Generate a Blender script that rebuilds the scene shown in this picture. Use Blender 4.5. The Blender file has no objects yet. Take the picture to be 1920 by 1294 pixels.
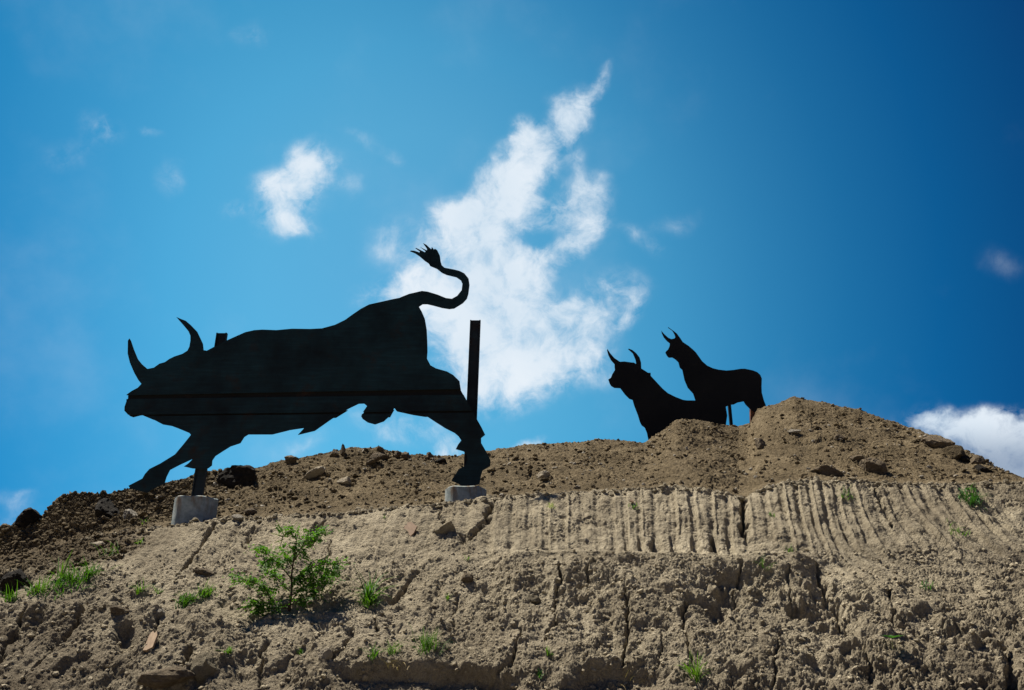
import bpy, bmesh, math, random
import numpy as np
from mathutils import Vector, Matrix
from mathutils.geometry import delaunay_2d_cdt

random.seed(11)
rng = np.random.default_rng(11)
scene = bpy.context.scene
COL = scene.collection

# ------------------------------------------------------------------ camera
PITCH = math.radians(20.0)
CS, SN = math.cos(PITCH), math.sin(PITCH)
FPX = 28.0 / 36.0 * 1920.0
CAMZ = 1.6
cam_d = bpy.data.cameras.new('camera')
cam_d.lens = 28.0
cam_d.sensor_width = 36.0
cam_d.clip_start = 0.1
cam_d.clip_end = 9000.0
cam = bpy.data.objects.new('camera', cam_d)
COL.objects.link(cam)
cam.location = (0, 0, CAMZ)
cam.rotation_euler = (math.radians(90) + PITCH, 0, 0)
scene.camera = cam

# ------------------------------------------------------------------ light and exposure
SUN_AZ = math.radians(-60.0)      # left of and a little behind the sculptures
SUN_EL = math.radians(63.0)
SUNDIR = Vector((math.sin(SUN_AZ) * math.cos(SUN_EL), math.cos(SUN_AZ) * math.cos(SUN_EL), math.sin(SUN_EL)))
sun_d = bpy.data.lights.new('sun', 'SUN')
sun_d.energy = 5.0
sun_d.angle = math.radians(0.5)
sun_d.color = (1.0, 0.93, 0.80)
sun = bpy.data.objects.new('sun', sun_d)
COL.objects.link(sun)
sun.rotation_euler = SUNDIR.to_track_quat('Z', 'Y').to_euler()

scene.view_settings.view_transform = 'Standard'
scene.view_settings.look = 'None'
scene.view_settings.gamma = 1.0
scene.view_settings.use_curve_mapping = False
scene.view_settings.exposure = 1.0

F_AX = (0.0, CS, SN); U_AX = (0.0, -SN, CS); R_AX = (1.0, 0.0, 0.0)

def build_world():
    w = bpy.data.worlds.new('World'); scene.world = w
    w.use_nodes = True
    nt = w.node_tree; N = nt.nodes; L = nt.links
    for n in list(N): N.remove(n)
    def new(t, **k):
        n = N.new(t)
        for a, b in k.items(): setattr(n, a, b)
        return n
    def math_(op, a, b=None, c=None, clamp=False):
        n = new('ShaderNodeMath', operation=op, use_clamp=clamp)
        for i, v in enumerate((a, b, c)):
            if v is None: continue
            if isinstance(v, (int, float)): n.inputs[i].default_value = v
            else: L.new(v, n.inputs[i])
        return n.outputs[0]
    def vmath(op, a, b=None, out=0):
        n = new('ShaderNodeVectorMath', operation=op)
        for i, v in enumerate((a, b)):
            if v is None: continue
            if isinstance(v, tuple): n.inputs[i].default_value = v
            else: L.new(v, n.inputs[i])
        return n.outputs['Value'] if out else n.outputs[0]
    def maprange(v, a, b, c, d, smooth=False):
        n = new('ShaderNodeMapRange', interpolation_type='SMOOTHSTEP' if smooth else 'LINEAR')
        L.new(v, n.inputs['Value'])
        for nm, x in (('From Min', a), ('From Max', b), ('To Min', c), ('To Max', d)): n.inputs[nm].default_value = x
        return n.outputs[0]
    def mixc(fac, a, b, mode='MIX'):
        n = new('ShaderNodeMix', data_type='RGBA', blend_type=mode)
        if isinstance(fac, (int, float)): n.inputs[0].default_value = fac
        else: L.new(fac, n.inputs[0])
        for i, v in ((6, a), (7, b)):
            if isinstance(v, tuple): n.inputs[i].default_value = v
            else: L.new(v, n.inputs[i])
        return n.outputs[2]
    sky = new('ShaderNodeTexSky', sky_type='NISHITA')
    tc0 = new('ShaderNodeTexCoord')
    L.new(vmath('NORMALIZE', vmath('ADD', tc0.outputs['Generated'], (0, 0, 0.17))), sky.inputs[0])
    sky.sun_disc = False
    sky.sun_elevation = SUN_EL
    sky.sun_rotation = SUN_AZ % (2 * math.pi)
    sky.air_density = 1.0; sky.dust_density = 0.6; sky.ozone_density = 3.0
    tc = new('ShaderNodeTexCoord')
    D = tc.outputs['Generated']
    # sky darkens around one bright direction, lens vignette partly put into its colour: one smooth ramp over the whole dome
    G = Vector(GDIR)
    g = vmath('DOT_PRODUCT', D, tuple(G), 1)
    ramp = new('ShaderNodeValToRGB')
    L.new(maprange(math_('ARCCOSINE', math_('MINIMUM', g, 0.99999)), 0.0, 1.2, 0.0, 1.0), ramp.inputs[0])
    cr = ramp.color_ramp
    cr.elements[0].position = 0.0; cr.elements[0].color = SKYT[0]
    cr.elements[1].position = 1.0; cr.elements[1].color = SKYT[-1]
    for i, p in enumerate(SKYP[1:-1]):
        e = cr.elements.new(p); e.color = SKYT[i + 1]
    base = mixc(1.0, sky.outputs[0], ramp.outputs[0], 'MULTIPLY')
    # clouds: charted on a tangent plane of the sky dome
    f = vmath('DOT_PRODUCT', D, F_AX, 1)
    fs = math_('MAXIMUM', f, 0.15)
    u = math_('DIVIDE', vmath('DOT_PRODUCT', D, R_AX, 1), fs)
    v = math_('DIVIDE', vmath('DOT_PRODUCT', D, U_AX, 1), fs)
    cx = new('ShaderNodeCombineXYZ'); L.new(u, cx.inputs[0]); L.new(v, cx.inputs[1])
    P0 = cx.outputs[0]
    wn = new('ShaderNodeTexNoise', noise_dimensions='3D'); L.new(P0, wn.inputs['Vector'])
    wn.inputs['Scale'].default_value = 9.0; wn.inputs['Detail'].default_value = 6.0; wn.inputs['Roughness'].default_value = 0.55
    wv = vmath('SUBTRACT', wn.outputs['Color'], (0.5, 0.5, 0.5))
    wsc = new('ShaderNodeVectorMath', operation='SCALE'); L.new(wv, wsc.inputs[0]); wsc.inputs[3].default_value = 0.065
    P = vmath('ADD', P0, wsc.outputs[0])
    flat = new('ShaderNodeVectorMath', operation='MULTIPLY'); L.new(P, flat.inputs[0]); flat.inputs[1].default_value = (1, 1, 0)
    P = flat.outputs[0]
    acc = None
    for (bx_, by_, rx, ry, rot, wt) in BLOBS:
        m = new('ShaderNodeMapping', vector_type='TEXTURE')
        L.new(P, m.inputs['Vector'])
        m.inputs['Location'].default_value = ((bx_ - 960) / FPX, -(by_ - 647) / FPX, 0)
        m.inputs['Rotation'].default_value = (0, 0, math.radians(rot))
        m.inputs['Scale'].default_value = (rx * 1.6 / FPX, ry * 1.6 / FPX, 1)
        ln = vmath('LENGTH', m.outputs[0], None, 1)
        k = maprange(ln, 1.0, 0.0, 0.0, wt, True)
        acc = k if acc is None else math_('ADD', acc, k)
    acc = math_('MINIMUM', acc, 1.28)
    n1 = new('ShaderNodeTexNoise'); L.new(P0, n1.inputs['Vector'])
    n1.inputs['Scale'].default_value = 15.0; n1.inputs['Detail'].default_value = 12.0; n1.inputs['Roughness'].default_value = 0.62
    n1.inputs['Distortion'].default_value = 0.35
    nf = maprange(n1.outputs[0], 0.28, 0.72, -1.0, 1.0)
    n4 = new('ShaderNodeTexNoise'); L.new(P, n4.inputs['Vector'])
    n4.inputs['Scale'].default_value = 38.0; n4.inputs['Detail'].default_value = 8.0; n4.inputs['Roughness'].default_value = 0.65; n4.inputs['Distortion'].default_value = 0.6
    nf4 = maprange(n4.outputs[0], 0.3, 0.7, -1.0, 1.0)
    act = maprange(acc, 0.0, 0.5, 0.0, 1.0)
    fld = math_('ADD', acc, math_('ADD', math_('MULTIPLY', math_('MULTIPLY', nf, 0.62), act), math_('MULTIPLY', math_('MULTIPLY', nf4, 0.32), act)))
    dens = maprange(fld, -0.05, 1.5, 0.0, 1.0, True)
    infront = maprange(f, 0.2, 0.4, 0.0, 1.0)
    dens = math_('MULTIPLY', dens, infront)
    # thin scattered wisps over the whole dome
    n2 = new('ShaderNodeTexNoise'); L.new(D, n2.inputs['Vector'])
    n2.inputs['Scale'].default_value = 3.2; n2.inputs['Detail'].default_value = 9.0; n2.inputs['Roughness'].default_value = 0.55
    w2 = maprange(n2.outputs[0], 0.50, 0.85, 0.0, 0.22, True)
    dens = math_('MINIMUM', math_('ADD', dens, w2), 1.0)
    # cloud brightness, thinner parts greyer, lower right bank greyer
    n3 = new('ShaderNodeTexNoise'); L.new(P0, n3.inputs['Vector'])
    n3.inputs['Scale'].default_value = 7.0; n3.inputs['Detail'].default_value = 7.0
    sh = maprange(n3.outputs[0], 0.3, 0.7, 0.0, 1.0)
    core = maprange(acc, 0.5, 1.15, 0.0, 1.0, True)
    ccol = mixc(math_('MULTIPLY', sh, 1.0), (0.70, 0.84, 0.97, 1), (0.92, 0.99, 1.06, 1))
    # the low right bank carries its shade
    low = math_('MULTIPLY', maprange(u, 0.42, 0.56, 0.0, 1.0, True), maprange(v, -0.09, -0.15, 0.0, 1.0, True))
    ccol = mixc(math_('MULTIPLY', low, 0.92), ccol, (0.33, 0.42, 0.56, 1))
    cs = new('ShaderNodeVectorMath', operation='SCALE'); L.new(ccol, cs.inputs[0]); cs.inputs[3].default_value = CLOUD_GAIN
    fin = mixc(math_('MULTIPLY', dens, 0.97), base, cs.outputs[0])
    bg = new('ShaderNodeBackground'); L.new(fin, bg.inputs[0]); bg.inputs[1].default_value = SKY_STRENGTH
    out = new('ShaderNodeOutputWorld'); L.new(bg.outputs[0], out.inputs[0])
    w.cycles.sampling_method = 'MANUAL'; w.cycles.sample_map_resolution = 512

SKY_STRENGTH = 0.057
CLOUD_GAIN = 8.0
GDIR = (-0.1064, 0.913, 0.3938)
SKYP = (0.0, 0.167, 0.25, 0.34, 0.42, 0.50, 0.60, 1.0)
SKYT = ((.56, 1.38, 1.31, 1), (.46, 1.32, 1.27, 1), (.32, 1.16, 1.19, 1), (.17, .87, 1.01, 1), (.075, .65, .86, 1), (.016, .46, .72, 1), (.007, .27, .50, 1), (.004, .20, .44, 1))
BLOBS = [
 (1138, 128, 22, 11, 40, .55), (1112, 165, 34, 16, 45, .7), (1075, 190, 38, 34, 30, .9), (1060, 235, 42, 34, 30, .9),
 (988, 245, 30, 26, 0, .9), (1000, 290, 62, 42, 40, .95), (960, 335, 72, 48, 40, 1), (925, 385, 84, 52, 40, 1),
 (838, 405, 46, 34, 0, .9), (880, 440, 96, 60, 20, 1), (1000, 395, 66, 42, 0, .6), (1085, 360, 48, 36, 10, .65), (1102, 425, 28, 50, -20, .75),
 (1060, 478, 42, 30, 30, .7), (900, 530, 130, 80, 0, 1), (985, 500, 40, 40, 0, .6), (765, 545, 84, 34, 10, .85), (735, 455, 55, 36, 30, .38),
 (900, 630, 110, 100, 0, 1.05), (990, 640, 120, 90, 0, .9), (1120, 575, 84, 50, 20, .8), (1178, 590, 22, 44, -35, .5),
 (940, 715, 100, 60, 0, .85), (1075, 680, 80, 42, 10, .5), (1080, 298, 22, 28, -20, .4), (1128, 325, 18, 14, 0, .35), (1145, 710, 50, 20, 20, .3),
 (1012, 452, 30, 18, 10, -.35), (1016, 366, 30, 16, 0, -.3), (1062, 526, 40, 20, 30, -.35), (1040, 505, 60, 40, 0, .3), (1060, 420, 50, 40, 0, .25), (966, 552, 26, 20, 0, -.3), (850, 500, 60, 20, 20, -.15),
 (580, 292, 34, 40, 10, .8), (590, 335, 48, 50, 0, .9), (548, 385, 50, 50, 20, .85), (525, 428, 40, 28, 0, .5), (515, 345, 48, 36, 0, .45), (460, 388, 34, 16, -10, .4),
 (572, 438, 38, 20, -20, .34), (662, 345, 22, 30, 0, .3),
 (192, 235, 44, 26, -25, .36), (128, 278, 60, 32, 20, .2), (314, 335, 24, 36, -20, .25), (285, 250, 18, 9, -20, .28),
 (682, 263, 40, 17, -20, .26), (741, 290, 20, 18, 0, .27), (466, 68, 34, 26, 0, .2),
 (1185, 446, 48, 18, -25, .27), (1230, 470, 26, 16, 0, .2), (1262, 420, 60, 20, 10, .2), (1884, 492, 40, 24, -20, .15),
 (1800, 822, 88, 40, 8, 1.1), (1868, 798, 58, 34, 0, 1.1), (1905, 850, 70, 50, 0, 1.1), (1740, 796, 60, 26, 0, .7), (1865, 905, 100, 50, 0, .9),
 (1990, 840, 120, 64, 0, 1.1), (2120, 860, 130, 50, 0, 1.0), (842, 832, 34, 24, 30, .7), (780, 795, 80, 30, 10, .42), (990, 832, 34, 12, 5, .8),
 (22, 930, 40, 18, 0, .28), (28, 964, 44, 20, 0, .26), (560, 828, 70, 18, 10, .3), (690, 790, 40, 30, 0, .3),
 (-260, 380, 120, 60, 20, .7), (-420, 700, 150, 60, 0, .8), (2260, 300, 120, 60, 30, .6), (700, -320, 120, 60, 20, .7),
]
build_world()

# ------------------------------------------------------------------ helpers
def unproj(px, py, Y):
    px = np.asarray(px, float); py = np.asarray(py, float)
    dx = (px - 960) / FPX; dy = -(py - 647) / FPX
    yy = CS - dy * SN; zz = SN + dy * CS
    t = Y / yy
    return dx * t, Y + 0 * dx, CAMZ + zz * t

def proj(x, y, z):
    z = z - CAMZ
    f = y * CS + z * SN; u = -y * SN + z * CS
    return 960 + FPX * x / f, 647 - FPX * u / f, f

def W(px, py, Y):
    a, b, c = unproj(px, py, Y)
    return Vector((float(a), float(b), float(c)))

from concurrent.futures import ThreadPoolExecutor
POOL = ThreadPoolExecutor(4)
def _hash(ix, iy, iz, seed):
    h = (ix * np.uint32(374761393) + iy * np.uint32(668265263) + iz * np.uint32(2147483647 - 59) + np.uint32(seed * 97 + 13))
    h = (h ^ (h >> np.uint32(13))) * np.uint32(1274126177)
    h = (h ^ (h >> np.uint32(16))) * np.uint32(2246822519)
    return h ^ (h >> np.uint32(15))

def perlin(x, y, z, seed=0):
    x, y, z = np.broadcast_arrays(x, y, z)
    if x.size < 60000: return _perlin(x, y, z, seed)
    sh = x.shape; x = x.ravel(); y = y.ravel(); z = z.ravel()
    out = np.empty(x.size, np.float32); st = 40000
    def job(i): out[i:i + st] = _perlin(x[i:i + st], y[i:i + st], z[i:i + st], seed)
    list(POOL.map(job, range(0, x.size, st)))
    return out.reshape(sh)

def _perlin(x, y, z, seed=0):
    fx = np.floor(x); fy = np.floor(y); fz = np.floor(z)
    ix = fx.astype(np.int32).view(np.uint32); iy = fy.astype(np.int32).view(np.uint32); iz = fz.astype(np.int32).view(np.uint32)
    x = (x - fx).astype(np.float32); y = (y - fy).astype(np.float32); z = (z - fz).astype(np.float32)
    u = x * x * x * (x * (x * 6 - 15) + 10); v = y * y * y * (y * (y * 6 - 15) + 10); w = z * z * z * (z * (z * 6 - 15) + 10)
    def g(dx, dy, dz):
        h = _hash(ix + np.uint32(dx), iy + np.uint32(dy), iz + np.uint32(dz), seed)
        a = (h & np.uint32(1023)).astype(np.float32) * (1 / 511.5) - 1
        b = ((h >> np.uint32(10)) & np.uint32(1023)).astype(np.float32) * (1 / 511.5) - 1
        c = ((h >> np.uint32(20)) & np.uint32(1023)).astype(np.float32) * (1 / 511.5) - 1
        return a * (x - dx) + b * (y - dy) + c * (z - dz)
    def lp(a, b, t): return a + t * (b - a)
    return lp(lp(lp(g(0, 0, 0), g(1, 0, 0), u), lp(g(0, 1, 0), g(1, 1, 0), u), v),
              lp(lp(g(0, 0, 1), g(1, 0, 1), u), lp(g(0, 1, 1), g(1, 1, 1), u), v), w) * 1.3

def fbm(x, y, z, f, octv, seed=0, gain=0.5, billow=False):
    s = 0; a = 1.0; tot = 0
    for o in range(octv):
        n = perlin(x * f, y * f, z * f, seed + o)
        if billow: n = np.abs(n) * 2.2 - 0.5
        s = s + a * n; tot += a; a *= gain; f *= 2.03
    return s / tot

def sstep(a, b, x):
    t = np.clip((x - a) / (b - a), 0, 1); return t * t * (3 - 2 * t)

def curve(pts):
    xs = [p[0] for p in pts]; ys = [p[1] for p in pts]
    return lambda s: np.interp(s, xs, ys)

def tag(o, label=None, cat=None, group=None, kind=None):
    if label: o['label'] = label
    if cat: o['category'] = cat
    if group: o['group'] = group
    if kind: o['kind'] = kind
    return o

def empty(name, loc):
    o = bpy.data.objects.new(name, None); COL.objects.link(o); o.location = loc
    o.empty_display_size = 0.2
    return o

def mesh_obj(name, verts, faces, mat, parent=None, smooth=False, loc=None):
    me = bpy.data.meshes.new(name)
    me.from_pydata([tuple(v) for v in verts], [], faces)
    me.materials.append(mat)
    if smooth: me.polygons.foreach_set('use_smooth', [True] * len(me.polygons))
    me.update()
    o = bpy.data.objects.new(name, me); COL.objects.link(o)
    if loc is not None: o.location = loc
    if parent is not None: o.parent = parent
    return o

def np_mesh(name, V, F, mat, smooth=True):
    """V (n,3), F (m,k) with constant k"""
    me = bpy.data.meshes.new(name)
    n, m, k = len(V), len(F), F.shape[1]
    me.vertices.add(n); me.loops.add(m * k); me.polygons.add(m)
    me.vertices.foreach_set('co', V.astype(np.float32).ravel())
    me.loops.foreach_set('vertex_index', F.astype(np.int32).ravel())
    me.polygons.foreach_set('loop_start', np.arange(0, m * k, k, dtype=np.int32))
    me.polygons.foreach_set('use_smooth', np.full(m, smooth))
    me.materials.append(mat)
    me.update(calc_edges=True)
    return me

# ------------------------------------------------------------------ materials
def mat_base(name):
    m = bpy.data.materials.new(name); m.use_nodes = True
    nt = m.node_tree
    b = nt.nodes['Principled BSDF']
    return m, nt, b

def noise(nt, scale, detail=6, rough=0.55, vec=None, dist=0.0):
    n = nt.nodes.new('ShaderNodeTexNoise')
    n.inputs['Scale'].default_value = scale; n.inputs['Detail'].default_value = detail
    n.inputs['Roughness'].default_value = rough; n.inputs['Distortion'].default_value = dist
    if vec is None:
        t = nt.nodes.new('ShaderNodeTexCoord'); vec = t.outputs['Object']
    nt.links.new(vec, n.inputs['Vector'])
    return n.outputs[0]

def ramp(nt, fac, stops):
    r = nt.nodes.new('ShaderNodeValToRGB')
    nt.links.new(fac, r.inputs[0])
    cr = r.color_ramp
    cr.elements[0].position = stops[0][0]; cr.elements[0].color = (*stops[0][1], 1)
    cr.elements[1].position = stops[-1][0]; cr.elements[1].color = (*stops[-1][1], 1)
    for p, c in stops[1:-1]:
        e = cr.elements.new(p); e.color = (*c, 1)
    return r.outputs[0]

def mix(nt, fac, a, b, mode='MIX'):
    n = nt.nodes.new('ShaderNodeMix'); n.data_type = 'RGBA'; n.blend_type = mode
    for i, v in ((0, fac), (6, a), (7, b)):
        if isinstance(v, (int, float)): n.inputs[i].default_value = v
        elif isinstance(v, tuple): n.inputs[i].default_value = (*v, 1)
        else: nt.links.new(v, n.inputs[i])
    return n.outputs[2]

def bump(nt, b, h, strength, dist, prev=None):
    n = nt.nodes.new('ShaderNodeBump'); n.inputs['Strength'].default_value = strength; n.inputs['Distance'].default_value = dist
    nt.links.new(h, n.inputs['Height'])
    if prev is not None: nt.links.new(prev, n.inputs['Normal'])
    nt.links.new(n.outputs[0], b.inputs['Normal'])
    return n.outputs[0]

PALE = ((0.198, 0.166, 0.116), (0.295, 0.253, 0.181), (0.385, 0.334, 0.243))
BROWN = ((0.066, 0.050, 0.029), (0.118, 0.090, 0.053), (0.205, 0.162, 0.102))

def soil_material(name, mode):
    m, nt, b = mat_base(name)
    b.inputs['Roughness'].default_value = 0.95
    b.inputs['Specular IOR Level'].default_value = 0.1
    n1 = noise(nt, 1.3, 8, 0.6)
    n2 = noise(nt, 14, 8, 0.65)
    n3 = noise(nt, 90, 5, 0.6)
    mx = nt.nodes.new('ShaderNodeMath'); mx.operation = 'MULTIPLY_ADD'
    nt.links.new(n2, mx.inputs[0]); mx.inputs[1].default_value = 0.6
    sc = nt.nodes.new('ShaderNodeMath'); sc.operation = 'MULTIPLY'; nt.links.new(n1, sc.inputs[0]); sc.inputs[1].default_value = 0.4
    nt.links.new(sc.outputs[0], mx.inputs[2])
    pale = ramp(nt, mx.outputs[0], ((0.36, PALE[0]), (0.5, PALE[1]), (0.62, PALE[2])))
    brown = ramp(nt, mx.outputs[0], ((0.36, BROWN[0]), (0.5, BROWN[1]), (0.64, BROWN[2])))
    if mode == 'both':
        at = nt.nodes.new('ShaderNodeAttribute'); at.attribute_name = 'topsoil'
        c = mix(nt, at.outputs['Fac'], pale, brown)
        at2 = nt.nodes.new('ShaderNodeAttribute'); at2.attribute_name = 'soil_vignette_tint'
        c = mix(nt, at2.outputs['Fac'], c, (0.085, 0.066, 0.046))  # dark tint: soil patches plus painted vignette
    else:
        c = pale if mode == 'pale' else brown
    if mode != 'both':
        oi = nt.nodes.new('ShaderNodeObjectInfo')
        v = nt.nodes.new('ShaderNodeMapRange'); nt.links.new(oi.outputs['Random'], v.inputs[0])
        v.inputs['To Min'].default_value = 0.75; v.inputs['To Max'].default_value = 1.25
        cb = nt.nodes.new('ShaderNodeCombineColor')
        for i in range(3): nt.links.new(v.outputs[0], cb.inputs[i])
        c = mix(nt, 1.0, c, cb.outputs[0], 'MULTIPLY')
    sp = ramp(nt, n3, ((0.3, (0.72, 0.72, 0.72)), (0.7, (1.2, 1.2, 1.2))))
    c = mix(nt, 1.0, c, sp, 'MULTIPLY')
    nt.links.new(c, b.inputs['Base Color'])
    vo = nt.nodes.new('ShaderNodeTexVoronoi'); vo.inputs['Scale'].default_value = 38
    tcv = nt.nodes.new('ShaderNodeTexCoord'); nt.links.new(tcv.outputs['Object'], vo.inputs['Vector'])
    inv = nt.nodes.new('ShaderNodeMath'); inv.operation = 'SUBTRACT'; inv.inputs[0].default_value = 1.0
    nt.links.new(vo.outputs['Distance'], inv.inputs[1])
    pv = bump(nt, b, inv.outputs[0], 0.8, 0.018)
    p = bump(nt, b, noise(nt, 30, 6, 0.7), 0.9, 0.03, pv)
    bump(nt, b, n3, 1.0, 0.012, p)
    return m

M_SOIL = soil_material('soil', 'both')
M_CLOD_PALE = soil_material('pale_clod_soil', 'pale')
M_CLOD_BROWN = soil_material('brown_clod_soil', 'brown')

def stone_material(name, c0, c1, c2):
    m, nt, b = mat_base(name)
    b.inputs['Roughness'].default_value = 0.88
    b.inputs['Specular IOR Level'].default_value = 0.2
    c = ramp(nt, noise(nt, 6, 9, 0.65), ((0.3, c0), (0.5, c1), (0.7, c2)))
    nt.links.new(c, b.inputs['Base Color'])
    bump(nt, b, noise(nt, 22, 8, 0.75), 1.0, 0.05)
    return m
M_STONE_DARK = stone_material('dark_stone', (0.008, 0.006, 0.005), (0.018, 0.014, 0.010), (0.035, 0.027, 0.02))
M_STONE_PALE = stone_material('pale_stone', (0.3, 0.25, 0.18), (0.42, 0.36, 0.27), (0.52, 0.46, 0.36))
M_STONE_BROWN = stone_material('brown_stone', (0.085, 0.065, 0.042), (0.15, 0.115, 0.075), (0.23, 0.18, 0.12))
M_STONE_GREY = stone_material('grey_stone', (0.2, 0.18, 0.15), (0.3, 0.27, 0.22), (0.4, 0.36, 0.3))

def steel_material(name, dark, rustiness, rust=(0.085, 0.022, 0.008)):
    m, nt, b = mat_base(name)
    t = nt.nodes.new('ShaderNodeTexCoord')
    mp = nt.nodes.new('ShaderNodeMapping'); mp.inputs['Scale'].default_value = (0.35, 1, 4.5)
    nt.links.new(t.outputs['Object'], mp.inputs[0])
    st = noise(nt, 5, 9, 0.65, mp.outputs[0])
    bl = noise(nt, 2.3, 9, 0.7)
    bl2 = noise(nt, 1.1, 6, 0.6)
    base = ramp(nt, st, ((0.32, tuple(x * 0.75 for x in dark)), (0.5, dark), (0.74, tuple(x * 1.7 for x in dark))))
    r = ramp(nt, bl, ((rustiness, (0, 0, 0)), (rustiness + 0.16, (1, 1, 1))))
    c = mix(nt, r, base, rust)
    c = mix(nt, 1.0, c, ramp(nt, bl2, ((0.36, (0.30, 0.30, 0.32)), (0.60, (1.25, 1.25, 1.25)))), 'MULTIPLY')
    nt.links.new(c, b.inputs['Base Color'])
    b.inputs['Roughness'].default_value = 0.62
    b.inputs['Specular IOR Level'].default_value = 0.18
    bump(nt, b, noise(nt, 40, 6, 0.6), 0.25, 0.004)
    return m
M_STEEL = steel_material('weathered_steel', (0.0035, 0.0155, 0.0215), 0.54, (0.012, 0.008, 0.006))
M_STEEL_RUST = steel_material('rusty_steel', (0.006, 0.004, 0.003), 0.54, (0.022, 0.008, 0.004))
M_SEAM = steel_material('rusty_seam_steel', (0.0015, 0.001, 0.001), 0.55, (0.022, 0.007, 0.003))
M_POST = steel_material('dark_post_steel', (0.006, 0.011, 0.016), 0.52, (0.016, 0.008, 0.005))
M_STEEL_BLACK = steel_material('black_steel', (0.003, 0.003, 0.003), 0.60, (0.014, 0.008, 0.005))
M_RUST = steel_material('bare_rust', (0.07, 0.03, 0.013), 0.45, (0.12, 0.05, 0.02))

def concrete_material():
    m, nt, b = mat_base('stained_concrete')
    b.inputs['Roughness'].default_value = 0.85
    c = ramp(nt, noise(nt, 7, 8, 0.65), ((0.3, (0.13, 0.16, 0.16)), (0.5, (0.24, 0.28, 0.275)), (0.7, (0.36, 0.39, 0.37))))
    t = nt.nodes.new('ShaderNodeTexCoord')
    mp = nt.nodes.new('ShaderNodeMapping'); mp.inputs['Scale'].default_value = (2.5, 2.5, 0.9)
    nt.links.new(t.outputs['Object'], mp.inputs[0])
    r = ramp(nt, noise(nt, 2.6, 6, 0.6, mp.outputs[0]), ((0.47, (0, 0, 0)), (0.60, (1, 1, 1))))
    sp = nt.nodes.new('ShaderNodeSeparateXYZ'); nt.links.new(t.outputs['Object'], sp.inputs[0])
    mr = nt.nodes.new('ShaderNodeMapRange'); nt.links.new(sp.outputs[2], mr.inputs[0])
    mr.inputs['From Min'].default_value = -0.4; mr.inputs['From Max'].default_value = 0.0
    mr.inputs['To Min'].default_value = 0.1; mr.inputs['To Max'].default_value = 0.95
    mm = nt.nodes.new('ShaderNodeMath'); mm.operation = 'MULTIPLY'; nt.links.new(r, mm.inputs[0]); nt.links.new(mr.outputs[0], mm.inputs[1])
    c = mix(nt, mm.outputs[0], c, (0.15, 0.085, 0.035))
    nt.links.new(c, b.inputs['Base Color'])
    bump(nt, b, noise(nt, 30, 8, 0.7), 0.5, 0.01)
    return m
M_CONC = concrete_material()

def leaf_material(name, c0, c1, trans=0.35):
    m, nt, b = mat_base(name)
    oi = nt.nodes.new('ShaderNodeObjectInfo')
    n = noise(nt, 9, 3)
    ad = nt.nodes.new('ShaderNodeMath'); ad.operation = 'MULTIPLY_ADD'
    nt.links.new(oi.outputs['Random'], ad.inputs[0]); ad.inputs[1].default_value = 0.5
    hf = nt.nodes.new('ShaderNodeMath'); hf.operation = 'MULTIPLY'; nt.links.new(n, hf.inputs[0]); hf.inputs[1].default_value = 0.6
    nt.links.new(hf.outputs[0], ad.inputs[2])
    c = ramp(nt, ad.outputs[0], ((0.2, c0), (0.8, c1)))
    nt.links.new(c, b.inputs['Base Color'])
    b.inputs['Roughness'].default_value = 0.6
    b.inputs['Specular IOR Level'].default_value = 0.2
    tr = nt.nodes.new('ShaderNodeBsdfTranslucent')
    tc = mix(nt, 1.0, c, (1.6, 1.9, 0.6), 'MULTIPLY')
    nt.links.new(tc, tr.inputs[0])
    ms = nt.nodes.new('ShaderNodeMixShader'); ms.inputs[0].default_value = trans
    nt.links.new(b.outputs[0], ms.inputs[1]); nt.links.new(tr.outputs[0], ms.inputs[2])
    nt.links.new(ms.outputs[0], nt.nodes['Material Output'].inputs[0])
    return m
M_LEAF = leaf_material('shrub_leaf', (0.02, 0.068, 0.008), (0.075, 0.165, 0.017))
M_GRASS = leaf_material('grass_blade', (0.026, 0.075, 0.008), (0.085, 0.155, 0.020))
M_POD = leaf_material('seed_pod', (0.16, 0.2, 0.04), (0.26, 0.3, 0.08))
M_WEED = leaf_material('weed_leaf', (0.02, 0.07, 0.015), (0.05, 0.13, 0.03), 0.25)
M_DRY = leaf_material('dry_stalk', (0.25, 0.19, 0.09), (0.36, 0.28, 0.14), 0.1)
def wood_material(name, c0, c1):
    m, nt, b = mat_base(name)
    t = nt.nodes.new('ShaderNodeTexCoord')
    mp = nt.nodes.new('ShaderNodeMapping'); mp.inputs['Scale'].default_value = (9, 9, 1.2)
    nt.links.new(t.outputs['Object'], mp.inputs[0])
    c = ramp(nt, noise(nt, 8, 6, 0.6, mp.outputs[0]), ((0.3, c0), (0.7, c1)))
    nt.links.new(c, b.inputs['Base Color']); b.inputs['Roughness'].default_value = 0.85
    bump(nt, b, noise(nt, 12, 6, 0.6, mp.outputs[0]), 0.5, 0.005)
    return m
M_BARK = wood_material('shrub_bark', (0.035, 0.02, 0.014), (0.08, 0.045, 0.03))
M_WOOD = wood_material('scrap_wood', (0.16, 0.10, 0.06), (0.34, 0.24, 0.15))
M_WOOD_RED = wood_material('reddish_scrap_wood', (0.15, 0.095, 0.06), (0.24, 0.165, 0.11))

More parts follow.
